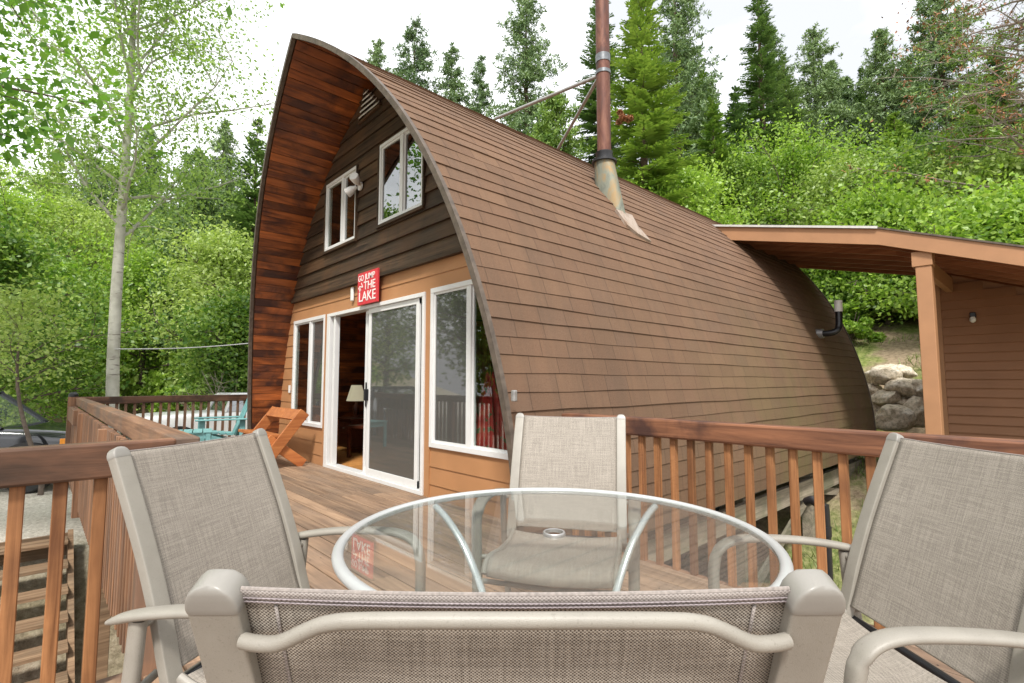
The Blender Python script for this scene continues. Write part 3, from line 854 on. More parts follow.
# right railing (between table and cabin side)
ro = (2.985, 1.0, 0)
rr = empty('deck_railing', ro, label='reddish stained railing on the right, between the table and the shingled side', cat='railing', group='deck railings')
MB().box(2.93, 3.03, -3.9, 2.62, .802, .92).build('top_rail', 'rail_wood_y', rr, ro, bevel=.012)
balusters(rr, ro, [(2.985, .667 + k * .1165) for k in range(-38, 17)], -.24, .801, .038, 'baluster_wood')
# front-left railing
lo_ = (-.8, 2.56, 0)
rl = empty('deck_railing', lo_, label='railing with dark grained top beam behind the left patio chair, over the steps', cat='railing', group='deck railings')
MB().box(-3.4, .44, 2.52, 2.60, .79, .925).build('top_rail', 'rail_wood_x', rl, lo_, bevel=.010)
balusters(rl, lo_, [(-.03 + .1165 * k, 2.575) for k in range(-28, 3)], -.26, .79, .042, 'baluster_wood')
MB().box(.33, .42, 2.54, 2.63, -.3, .79).build('post', 'baluster_old', rl, lo_, bevel=.004)
# side railing running away along the deck's left edge
so_ = (.49, 6.3, 0)
rs = empty('deck_railing', so_, label='long side railing receding from the left chair to the far corner post', cat='railing', group='deck railings')
MB().box(.45, .55, 2.64, 10.18, .80, .915).build('top_rail', 'rail_wood_old', rs, so_, bevel=.008)
balusters(rs, so_, [(.425, 2.78 + .1165 * k) for k in range(0, 62)], -.27, .80, .038, 'baluster_old')
for y in (5.0, 7.6, 10.2):
    MB().box(.36, .45 if y < 10 else .48, y - .05, y + .05, -.35, .80 if y < 10 else .93).build('post', 'baluster_old', rs, so_, bevel=.004)
MB().box(.365, .45, 8.6, 10.1, .60, .79).build('corner_panel', 'baluster_old', rs, so_, bevel=.004)
p_ = MB().tube([(.42, 10.2, .93), (.42, 10.2, .97), (.42, 10.2, 1.0)], [.06, .06, .03], n=14).build('post_cap', 'black_plastic', rs, so_, smooth=True)
# back railing
bo = (1.8, 10.22, 0)
rb_ = empty('deck_railing', bo, label='far railing across the back of the deck, in front of the white vehicle', cat='railing', group='deck railings')
MB().box(.44, 4.2, 10.18, 10.27, .81, .925).build('top_rail', 'rail_wood_x', rb_, bo, bevel=.008)
balusters(rb_, bo, [(.60 + .1165 * k, 10.225) for k in range(0, 30)], -.26, .81, .038, 'baluster_old')

# steps from the lot down to the yard
st_o = (-.8, 6.4, -1.6)
st = empty('wooden_steps', st_o, label='open wooden steps below the left railing, rising to the gravel', cat='steps')
for k in range(9):
    y = 8.0 - k * .28; z = -.63 - k * .188
    MB().box(-2.6, .36, y - .25, y, z - .04, z).build('tread', 'step_wood', st, st_o, bevel=.004, bseg=1)
MB().beam((.385, 8.1, -.66), (.385, 5.6, -2.34), .05, .22).build('stringer', 'step_wood', st, st_o)
MB().beam((-1.2, 8.1, -.80), (-1.2, 5.6, -2.48), .05, .16).build('stringer', 'step_wood', st, st_o)
MB().box(-2.6, .36, 8.005, 8.05, -.86, -.60).build('riser_board', 'step_wood', st, st_o)

# ------------------------------------------------------------------ patio chairs
def make_chair(name):
    root = empty(name, (0, 0, 0))
    post_path = smooth_path([(.02, 0, .43), (-.002, 0, .50), (-.03, 0, .60), (-.072, 0, .72), (-.125, 0, .85), (-.178, 0, .971)], 5)
    for sg in (1, -1):
        m = MB(); m.tube([(p.x, sg * .257, p.z) for p in post_path], .0222, .0128, side=(0, 1, 0), n=36, power=10.0)
        po = m.build('back_post', 'chair_frame', root, smooth=True)
        d = (post_path[-1] - post_path[-2]).normalized(); b0 = Vector((-.178, sg * .257, .971))
        cap = MB(); cap.tube([b0 - d * .003, b0, b0 + d * .003, b0 + d * .010, b0 + d * .017, b0 + d * .022, b0 + d * .0245],
                              [.0228, .0231, .0230, .0216, .0180, .0124, .0057], [.0133, .0137, .0137, .0135, .0131, .0120, .0095], side=(0, 1, 0), n=36, power=9.0)
        cap.build('post_cap', 'chair_frame_cap', po, smooth=True)
        # seat rail
        m = MB(); m.tube(smooth_path([(.02, sg * .247, .455), (.10, sg * .247, .430), (.28, sg * .247, .44), (.42, sg * .247, .462), (.49, sg * .247, .458), (.515, sg * .247, .43)], 4), .012, .018, side=(0, 1, 0), n=12)
        m.build('seat_rail', 'chair_frame', root, smooth=True)
        # arm + front leg in one tube
        path = smooth_path([(-.11, sg * .312, .606), (-.03, sg * .314, .628), (.10, sg * .316, .648), (.25, sg * .316, .657), (.33, sg * .315, .652), (.378, sg * .314, .628), (.398, sg * .313, .58), (.402, sg * .311, .50), (.398, sg * .308, .30), (.385, sg * .305, .0)], 5)
        N = len(path); ra = []; rb = []
        for i in range(N):
            f = i / (N - 1)
            ra.append(.016 + .009 * min(1, f / .12) if f < .12 else (.025 if f < .6 else .021))
            rb.append(.006 + .005 * min(1, f / .05) if f < .05 else .011 + (.004 if f > .6 else 0))
        MB().tube(path, ra, rb, side=(0, 1, 0), n=16, power=2.6).build('armrest', 'chair_frame', root, smooth=True)
        m = MB(); m.tube(smooth_path([(-.035, sg * .312, .615), (-.05, sg * .311, .45), (-.085, sg * .308, .25), (-.15, sg * .305, .0)], 4), .014, .02, side=(0, 1, 0), n=14, power=2.6)
        m.build('leg', 'chair_frame', root, smooth=True)
        for p, q in (((-.036, sg * .24, .60), (-.034, sg * .30, .60)), ((.38, sg * .24, .452), (.398, sg * .30, .452)), ((-.05, sg * .24, .46), (-.055, sg * .30, .44))):
            MB().tube([p, q], .010, n=10).build('bracket', 'chair_frame', root, smooth=True)
    # brace behind the back
    br = [(-.176, .236, .936), (-.181, .220, .936), (-.186, .200, .939), (-.192, .174, .952), (-.195, .155, .959), (-.197, .12, .962), (-.199, 0, .963)]
    br = br + [(a_, -y, z) for a_, y, z in br[-2::-1]]
    MB().tube(smooth_path(br, 5), .0068, n=16).build('back_brace', 'chair_frame', root, smooth=True)
    MB().tube([(.0, .245, .435), (.0, -.245, .435)], .011, n=12).build('lower_bar', 'black_plastic', root, smooth=True)
    MB().tube([(.40, .30, .36), (.42, 0, .355), (.40, -.30, .36)], .010, n=12).build('front_stretcher', 'chair_frame', root, smooth=True)
    MB().tube([(-.06, .30, .40), (-.06, -.30, .40)], .010, n=12).build('rear_stretcher', 'chair_frame', root, smooth=True)
    # slings
    bp = smooth_path([(.012, 0, .475), (-.004, 0, .52), (-.03, 0, .60), (-.072, 0, .72), (-.125, 0, .85), (-.182, 0, .982)], 6)
    al = [0]
    for p, q in zip(bp[:-1], bp[1:]): al.append(al[-1] + (q - p).length)
    nv = 25; P = []; UV = []
    for p, s_ in zip(bp, al):
        row, ur = [], []
        f = s_ / al[-1]
        for j in range(nv):
            l_ = -.236 + .472 * j / (nv - 1); c_ = 1 - (l_ / .236) ** 2
            row.append((p.x - .010 * c_ * math.sin(math.pi * min(1, f * .8 + .1)), l_, p.z - .004 * c_ * f)); ur.append((l_, s_))
        P.append(row); UV.append(ur)
    sb = uv_sheet('back_sling', P, UV, 'sling_fabric', root, .0022)
    # hem and stitching on the back face near the top, side seams
    def strip(i0, i1, l0, l1, mat, off, name, nsub=20):
        PP, UU = [], []
        for i in np.linspace(i0, i1, 4):
            k = min(len(bp) - 2, int(i)); fr_ = i - k; p = bp[k].lerp(bp[k + 1], fr_); s_ = al[k] + (al[k + 1] - al[k]) * fr_; f = s_ / al[-1]
            row, ur = [], []
            for j in range(nsub + 1):
                l_ = l0 + (l1 - l0) * j / nsub; c_ = 1 - (l_ / .236) ** 2
                row.append((p.x - .010 * c_ * math.sin(math.pi * min(1, f * .8 + .1)) - off, l_, p.z - .004 * c_ * f - off * .3)); ur.append((l_, s_))
            PP.append(row); UU.append(ur)
        return uv_sheet(name, PP, UU, mat, sb, .0008)
    T = len(bp) - 1
    MB().tube([bp[-1] + Vector((-.010 * (1 - (q / .236) ** 2) * math.sin(math.pi * .9), q, -.004 * (1 - (q / .236) ** 2))) for q in np.linspace(-.236, .236, 21)], .0021, n=8).build('top_fold', 'taupe_thread', sb, smooth=True)
    strip(T - .78, T, -.236, .236, 'hem_fabric', .0022, 'top_hem')
    strip(T - .76, T - .66, -.234, .234, 'stitch_fabric', .0032, 'stitching')
    strip(T - .50, T - .42, -.234, .234, 'stitch_fabric', .0032, 'stitching')
    for sg in (-1, 1):
        PP, UU = [], []
        for k in range(len(bp) - 1):
            p = bp[k]; row, ur = [], []
            for l_ in (sg * .206, sg * .209):
                f = al[k] / al[-1]; c_ = 1 - (l_ / .236) ** 2
                row.append((p.x - .010 * c_ * math.sin(math.pi * min(1, f * .8 + .1)) - .0022, l_, p.z - .004 * c_ * f)); ur.append((l_, al[k]))
            PP.append(row); UU.append(ur)
        uv_sheet('side_seam', PP, UU, 'hem_fabric', sb, .0008)
    sp_ = smooth_path([(.035, 0, .462), (.10, 0, .442), (.28, 0, .450), (.42, 0, .474), (.485, 0, .472), (.515, 0, .448), (.512, 0, .42)], 5); P, UV = [], []
    a0 = 0
    for i, p in enumerate(sp_):
        if i: a0 += (p - sp_[i - 1]).length
        row, ur = [], []
        for j in range(nv):
            l_ = -.238 + .476 * j / (nv - 1); c_ = 1 - (l_ / .238) ** 2
            row.append((p.x, l_, p.z - .016 * c_)); ur.append((l_ + .8, a0 + .7))
        P.append(row); UV.append(ur)
    uv_sheet('seat_sling', P, UV, 'sling_fabric', root, .0022)
    return root
G = 'patio chairs around the glass table'
proto = make_chair('patio_chair')
poses = [(.436, .467, .824, 'patio chair seen from behind in front of the camera, back to the viewer'),
         (.475, 1.630, -.955, 'patio chair on the left beside the dark-beamed railing, facing the glass table'),
         (1.854, 1.632, -2.55, 'patio chair across the glass table with its front showing, before the shingled wall'),
         (1.72, .301, 2.446, 'patio chair at the right edge of the picture with light seat showing')]
for i, (x, y, a_, lb) in enumerate(poses):
    o = proto if i == 0 else copy_tree(proto)
    o.location = (x, y, 0); o.rotation_euler = (0, 0, a_); tag(o, lb, 'chair', G)

# ------------------------------------------------------------------ glass table
TX, TY, TZ = 1.13, 1.04, .72
tb = empty('glass_table', (TX, TY, 0), label='round glass patio table with pale metal rim and arched legs', cat='table')
m = MB(); m.lathe([(.021, -.003), (.021, .003), (.582, .003), (.582, -.003)], n=96, closed=True)
gl = m.build('glass_top', 'table_glass', tb, smooth=True); gl.location = (0, 0, TZ)
m = MB(); prf = []
for k in range(16):
    a_ = 2 * math.pi * k / 16; prf.append((.596 + .0165 * math.cos(a_) * (1 if math.cos(a_) > 0 else .8), -.004 + .013 * math.sin(a_)))
m.lathe(prf, n=96, closed=True); m.build('rim', 'rim_metal', tb, smooth=True).location = (0, 0, TZ)
m = MB(); m.lathe([(.0265, -.006), (.0265, .004), (.0305, .005), (.033, .002), (.033, -.006)], n=32, closed=True); m.build('umbrella_ring', 'galvanised', tb, smooth=True).location = (0, 0, TZ)
for k in range(4):
    a_ = YAW + R(45) + k * R(90)
    c_, s_ = math.cos(a_), math.sin(a_)
    pts = [(.575, .70), (.50, .665), (.40, .585), (.31, .46), (.265, .33), (.275, .20), (.35, .085), (.46, .012)]
    MB().tube(smooth_path([(r * c_, r * s_, z) for r, z in pts], 5), .014, .011, n=14).build('leg', 'table_leg_metal', tb, smooth=True)
m = MB(); m.lathe([(.258 + .010 * math.cos(q * math.pi / 4), .33 + .010 * math.sin(q * math.pi / 4)) for q in range(8)], n=48, closed=True); m.build('leg_ring', 'table_leg_metal', tb, smooth=True)

# ------------------------------------------------------------------ wooden bench (crossed-board legs)
bn_o = (2.50, 7.72, 0)
bn = empty('wooden_bench', bn_o, R(0), label='orange-brown wooden bench with crossed board legs under the left window', cat='bench')
def bp_(name, p0, p1, w_, h, up=(0, 1, 0)): return MB().beam(p0, p1, w_, h, up).build(name, 'bench_wood', bn, bevel=.005)
for y in (-.52, .62):
    bp_('leg', (-.27, y, .07), (.25, y, .74), .145, .04)
    bp_('leg', (.27, y + (.045 if y < 0 else -.045), .02), (-.22, y + (.045 if y < 0 else -.045), .40), .135, .04)
MB().beam((-.14, -.47, .43), (-.14, .60, .43), .30, .04, (.10, 0, 1)).build('seat', 'bench_wood', bn, bevel=.005)
MB().beam((.155, -.50, .70), (.155, .62, .70), .16, .04, (-.80, 0, .55)).build('backrest', 'bench_wood', bn, bevel=.005)

# ------------------------------------------------------------------ adirondack chair and side table
ad = empty('adirondack_chair', (2.30, 9.45, 0), R(170), label='teal slatted adirondack chair by the far railing beside the roof edge', cat='chair')
for k in range(6):
    l_ = -.23 + k * .092; h = .93 - abs(k - 2.5) ** 2 * .012
    MB().beam((-.14, l_ * .8, .30), (-.36, l_ * 1.15, h), .078, .02, (1, 0, .3)).build('back_slat', 'teal_paint', ad, bevel=.004)
for k in range(5):
    MB().box(-.12 + k * .105, -.03 + k * .105, -.26, .26, .30 + k * .014, .32 + k * .014).build('seat_slat', 'teal_paint', ad, bevel=.004)
for sg in (-1, 1):
    MB().box(-.30, .42, sg * .33 - .06, sg * .33 + .06, .545, .567).build('armrest', 'teal_paint', ad, bevel=.008)
    MB().box(.28, .36, sg * .30 - .012, sg * .30 + .012, 0, .545).build('leg', 'teal_paint', ad, bevel=.004)
    MB().beam((.40, sg * .27, .33), (-.42, sg * .27, .06), .022, .10).build('side_rail', 'teal_paint', ad, bevel=.004)
    MB().box(-.28, -.20, sg * .30 - .012, sg * .30 + .012, .12, .545).build('leg', 'teal_paint', ad, bevel=.004)
tt = empty('side_table', (1.62, 8.55, 0), R(-12), label='low teal slatted side table next to the adirondack chair', cat='table')
for k in range(5): MB().box(-.30 + k * .122, -.19 + k * .122, -.28, .28, .44, .46).build('top_slat', 'teal_paint', tt, bevel=.004)
for a_ in (-1, 1):
    MB().box(-.29, .29, a_ * .24 - .012, a_ * .24 + .012, .36, .44).build('apron', 'teal_paint', tt, bevel=.003)
    for c_ in (-1, 1): MB().box(c_ * .25 - .03, c_ * .25 + .03, a_ * .262 - .012, a_ * .262 + .012, 0, .435).build('leg', 'teal_paint', tt, bevel=.003)

# ------------------------------------------------------------------ inside the cabin
nt = empty('nightstand', (3.95, 8.0, .02), label='dark wooden side cabinet inside the open door, under the lamp', cat='nightstand')
MB().box(-.24, .24, -.24, .24, .08, .52).build('body', 'furniture_wood', nt, bevel=.006)
MB().box(-.27, .27, -.27, .27, .52, .55).build('top', 'furniture_wood', nt, bevel=.006)
dr = MB().box(-.26, -.242, -.20, .20, .30, .48).build('drawer', 'furniture_wood', nt, bevel=.004)
MB().tube([(-.262, -.04, .39), (-.28, 0, .39), (-.262, .04, .39)], .006, n=8).build('handle', 'chrome', dr, smooth=True)
lm = empty('table_lamp', (3.92, 8.05, .57), label='table lamp with cream shade inside the open door', cat='lamp')
MB().lathe([(.07, 0), (.07, .015), (.03, .03), (.05, .10), (.055, .16), (.02, .23), (.012, .30)], n=24).build('base', 'furniture_wood', lm, smooth=True)
MB().lathe([(.16, .27), (.085, .53)], n=32).build('lamp_shade', 'lit_shade', lm, smooth=True)
# wooden chair with clothes
dc = empty('dining_chair', (3.75, 7.30, .02), R(200), label='dark wooden chair inside the doorway with grey and blue clothes over its back', cat='chair')
MB().box(-.22, .22, -.22, .22, .44, .48).build('seat', 'furniture_wood', dc, bevel=.008)
for a_ in (-1, 1):
    for c_ in (-1, 1):
        MB().box(c_ * .19 - .02, c_ * .19 + .02, a_ * .19 - .02, a_ * .19 + .02, 0, .44).build('leg', 'furniture_wood', dc, bevel=.003)
    MB().beam((-.19, a_ * .19, .48), (-.28, a_ * .19, .98), .04, .04).build('back_post', 'furniture_wood', dc, bevel=.003)
MB().beam((-.275, -.21, .95), (-.275, .21, .95), .04, .09).build('backrest', 'furniture_wood', dc, bevel=.006)
def cloth(name, x, y0, y1, ztop, zbot, mat, label):
    P, UV = [], []
    for i in range(13):
        f = i / 12; row, ur = [], []
        ang = f * math.pi
        for j in range(15):
            g_ = j / 14; y = y0 + (y1 - y0) * g_
            fold = .012 * math.sin(g_ * 19 + f * 2)
            if f < .42: zz_ = zbot + (ztop - zbot) * f / .42; xx = x + .055 + fold
            elif f > .58: zz_ = ztop - (ztop - zbot) * .8 * (f - .58) / .42; xx = x - .055 + fold
            else: a_ = (f - .42) / .16 * math.pi; zz_ = ztop + .03 * math.sin(a_); xx = x + .055 * math.cos(a_) + fold * .4
            row.append((xx, y + .01 * math.sin(f * 9), zz_)); ur.append((g_, f))
        P.append(row); UV.append(ur)
    o = uv_sheet(name, P, UV, mat, None, .004); o.location = dc.location; o.rotation_euler = dc.rotation_euler
    return tag(o, label, 'clothing')
cloth('draped_shirt', -.275, -.20, .06, 1.01, .50, 'grey_cloth', 'grey shirt draped over the dark chair inside the doorway')
cloth('draped_jacket', -.272, .05, .23, 1.02, .35, 'blue_cloth', 'navy jacket hanging on the dark chair inside the doorway')
# folded umbrella behind the right window
um = empty('folded_umbrella', (3.28, 3.86, .02), label='folded red patterned patio umbrella behind the right window', cat='umbrella')
MB().tube([(0, 0, 0), (0, 0, 1.32)], .019, n=12).build('pole', 'furniture_wood', um, smooth=True)
m = MB(); vs, fs = [], []; n = 48; lv = [(.03, 1.22), (.05, 1.12), (.085, .98), (.13, .80), (.17, .62), (.20, .45), (.215, .33)]
for r, z in lv:
    for k in range(n):
        a_ = 2 * math.pi * k / n; rr_ = r * (1 + .22 * math.sin(8 * a_) + .06 * math.sin(3 * a_ + z * 4)); vs.append((rr_ * math.cos(a_), rr_ * math.sin(a_), z + .02 * math.sin(8 * a_)))
for i in range(len(lv) - 1):
    for k in range(n): fs.append((i * n + k, i * n + (k + 1) % n, (i + 1) * n + (k + 1) % n, (i + 1) * n + k))
m.add(vs, fs); m.build('canopy', 'umbrella_cloth', um, smooth=True)
fl2 = empty('floor_lamp', (4.3, 4.85, .02), label='floor lamp with cream shade behind the right window', cat='lamp')
MB().lathe([(.13, 0), (.13, .02), (.02, .04), (.012, 1.0)], n=20).build('stand', 'furniture_wood', fl2, smooth=True)
MB().lathe([(.17, .98), (.09, 1.24)], n=28).build('lamp_shade', 'lamp_fabric', fl2, smooth=True)
cu_ = []
P, UV = [], []
for i in range(9):
    row, ur = [], []
    for j in range(30):
        g_ = j / 29; row.append((XG + .14 + .018 * math.sin(g_ * 38), 6.62 + .40 * g_, 3.0 + .98 * i / 8)); ur.append((g_, i / 8))
    P.append(row); UV.append(ur)
tag(uv_sheet('curtain', P, UV, 'curtain_cloth', None, .003), 'tan curtain behind the left upper window', 'curtain')

# ------------------------------------------------------------------ carport and shed
cp_o = (9.1, 1.2, -.9)
cpo = empty('carport', cp_o, label='brown carport roof on a square post, sloping up against the cabin roof', cat='carport')
XF, XE = 9.0, 12.7
L1 = [(4.35, 4.02), (1.766, 3.406), (-3.2, 1.50)]       # (y, z top)
m = MB()
for (ya, za), (yb, zb) in zip(L1[:-1], L1[1:]):
    m.hexa([(XF, ya, za - .235), (XF + .045, ya, za - .235), (XF + .045, yb, zb - .235), (XF, yb, zb - .235), (XF, ya, za), (XF + .045, ya, za), (XF + .045, yb, zb), (XF, yb, zb)], .4)
m.build('fascia', 'fascia_paint', cpo, cp_o)
m = MB()
for (ya, za), (yb, zb) in zip(L1[:-1], L1[1:]):
    m.hexa([(XF - .02, ya, za + .003), (XE, ya, za + .003), (XE, yb, zb + .003), (XF - .02, yb, zb + .003), (XF - .02, ya, za + .028), (XE, ya, za + .028), (XE, yb, zb + .028), (XF - .02, yb, zb + .028)], .4)
m.build('roof', 'roof_edge_metal', cpo, cp_o)
m = MB(); (ya, za), (yb, zb) = L1[0], L1[1]
m.beam((XF - .03, ya, za + .02), (XF - .03, yb, zb + .02), .02, .035); m.build('flashing', 'flash_white', cpo, cp_o)
m = MB()
for k in range(26):
    x0 = XF + .05 + k * .14
    for (ya, za), (yb, zb) in zip(L1[:-1], L1[1:]):
        m.hexa([(x0, ya, za - .022), (x0 + .134, ya, za - .022), (x0 + .134, yb, zb - .022), (x0, yb, zb - .022), (x0, ya, za - .002), (x0 + .134, ya, za - .002), (x0 + .134, yb, zb - .002), (x0, yb, zb - .002)])
m.build('ceiling_boards', 'brown_rafter', cpo, cp_o)
for k in range(6):
    x0 = XF + .55 + k * .60; m = MB()
    for (ya, za), (yb, zb) in zip(L1[:-1], L1[1:]):
        m.hexa([(x0, ya, za - .20), (x0 + .045, ya, za - .20), (x0 + .045, yb, zb - .20), (x0, yb, zb - .20), (x0, ya, za - .023), (x0 + .045, ya, za - .023), (x0 + .045, yb, zb - .023), (x0, yb, zb - .023)])
    m.build('rafter', 'brown_rafter', cpo, cp_o)
zpt = 3.406 - (1.766 - 1.27) * .384 - .235
MB().box(9.06, 9.26, 1.19, 1.37, -1.2, zpt - .20).build('post', 'fascia_paint', cpo, cp_o, bevel=.008)
MB().box(9.045, 9.29, 1.175, 1.405, zpt - .20, zpt + .01).build('post_head', 'fascia_paint', cpo, cp_o, bevel=.006)
MB().beam((9.29, 1.29, zpt - .16), (11.55, 1.29, zpt - .16), .09, .24).build('beam', 'fascia_paint', cpo, cp_o, bevel=.005)

sh_o = (11.8, -1, -.8)
sh = empty('garden_shed', sh_o, label='brown lap-sided shed under the carport roof at the right', cat='shed')
m = MB(); z = -.9
def rz_(y): return (3.406 + (y - 1.766) * (4.02 - 3.406) / (4.35 - 1.766) if y > 1.766 else 3.406 - (1.766 - y) * .384) - .21
while z < 3.2:
    zb = z + .15
    # the top edge follows the sloping roof
    ymin = -3.2; ys = [1.42]
    yl = -3.2
    lim = 1.766 - (3.406 - .21 - zb) / .384
    yl = max(-3.2, lim)
    if yl < 1.40:
        m.hexa([(11.512, yl, z), (11.60, yl, z), (11.60, 1.42, z), (11.512, 1.42, z), (11.560, yl, zb), (11.60, yl, zb), (11.60, 1.42, zb), (11.560, 1.42, zb)], .3)
    z = zb
m.build('wall', 'shed_paint', sh, sh_o)
m = MB(); m.hexa([(11.60, -3.2, -.9), (11.62, -3.2, -.9), (11.62, 1.42, -.9), (11.60, 1.42, -.9), (11.60, -3.2, rz_(-3.2)), (11.62, -3.2, rz_(-3.2)), (11.62, 1.42, rz_(1.42)), (11.60, 1.42, rz_(1.42))], .3)
m.box(11.62, 14.2, 1.36, 1.42, -.9, 2.9, .3)
m.build('wall', 'shed_paint', sh, sh_o)
MB().box(11.51, 11.63, 1.421, 1.53, -.9, rz_(1.5)).build('corner_trim', 'fascia_paint', sh, sh_o)
wl_ = MB().box(11.47, 11.54, .97, 1.05, 2.22, 2.32).build('wall_lamp', 'black_plastic', sh, sh_o, bevel=.01)
MB().lathe([(.03, .0), (.042, -.03), (.042, -.07), (.02, -.095), (.0, -.10)], (11.45 - sh_o[0], 1.01 - sh_o[1]), 20).build('bulb', 'bulb_glass', wl_, smooth=True).location = (0, 0, 2.24 - sh_o[2])

# black drain pipe beside the deck
dp = empty('drain_pipe', (5.0, 1.47, -1.6), label='black plastic drain pipe with a bend beyond the right railing', cat='pipe')
m = MB(); m.tube(smooth_path([(.05, .15, 1.70), (.02, .09, 1.725), (0, .02, 1.68), (0, 0, 1.58), (0, 0, .2)], 6), .040, n=16); m.build('pipe', 'black_plastic', dp, smooth=True)
for z in (1.45, .95): MB().tube([(0, 0, z), (0, 0, z + .08)], .047, n=16).build('coupling', 'black_plastic', dp, smooth=True)

# ------------------------------------------------------------------ boulders
def boulder(px, py, pz, r, sc, seed, label):
    rs_ = np.random.RandomState(seed)
    bpy.ops.mesh.primitive_ico_sphere_add(subdivisions=4, radius=1); o = bpy.context.object
    me_ = o.data; n_ = len(me_.vertices); co = np.empty(n_ * 3, 'f'); me_.vertices.foreach_get('co', co); co = co.reshape(-1, 3)
    for _ in range(16):
        d = rs_.normal(size=3); d /= np.linalg.norm(d); h = rs_.uniform(.62, .9)
        k = co @ d; co -= np.outer(np.maximum(0, k - h) * .92, d)
    for _ in range(26):
        f = rs_.normal(size=3) * rs_.uniform(2.5, 11); co *= (1 + .014 * np.sin(co @ f + rs_.uniform(0, 6)))[:, None]
    co *= np.array(sc) * r
    me_.vertices.foreach_set('co', co.ravel()); me_.update(); me_.materials.append(MATS['boulder_rock']); me_.shade_smooth()
    o.name = 'boulder'; me_.name = 'boulder'; o.location = (px, py, pz); o.rotation_euler = (0, 0, rs_.uniform(0, 6))
    tag(o, label, 'boulder', 'boulders in the stacked rock wall')
BL = [(884, 375, 14.3, .50, (1.1, .9, .62), 'largest pale boulder at the top of the rock wall beside the roof'),
      (905, 388, 14.0, .36, (1.2, .9, .72), 'smooth boulder at the top of the rock wall touching the carport post'),
      (886, 398, 13.9, .38, (1.3, .8, .62), 'flat boulder in the middle of the rock wall next to the shingles'),
      (903, 404, 13.8, .22, (1, 1, .7), 'small wedge boulder in the middle of the rock wall'),
      (895, 419, 13.5, .48, (1.15, .9, .68), 'rounded mottled boulder at the bottom of the rock wall above the rail'),
      (915, 412, 13.7, .36, (1, 1, .9), 'boulder at the bottom of the rock wall partly behind the post'),
      (875, 412, 13.9, .34, (1, 1, .8), 'dark boulder low in the rock wall against the roof edge'),
      (922, 392, 14.1, .4, (1, 1, .8), 'boulder seen through the slot between the post and shed'),
      (900, 372, 14.9, .34, (1.2, 1, .7), 'boulder set back behind the top of the rock wall'),
      (868, 392, 14.2, .36, (1, 1, .8), 'boulder tucked behind the curved roof edge')]
for i, (u_, v_, xx, r, sc, lb) in enumerate(BL):
    d = ray(u_, v_); t_ = xx / d.x
    boulder(xx, d.y * t_, CAM_Z + d.z * t_, r, sc, 10 + i, lb)

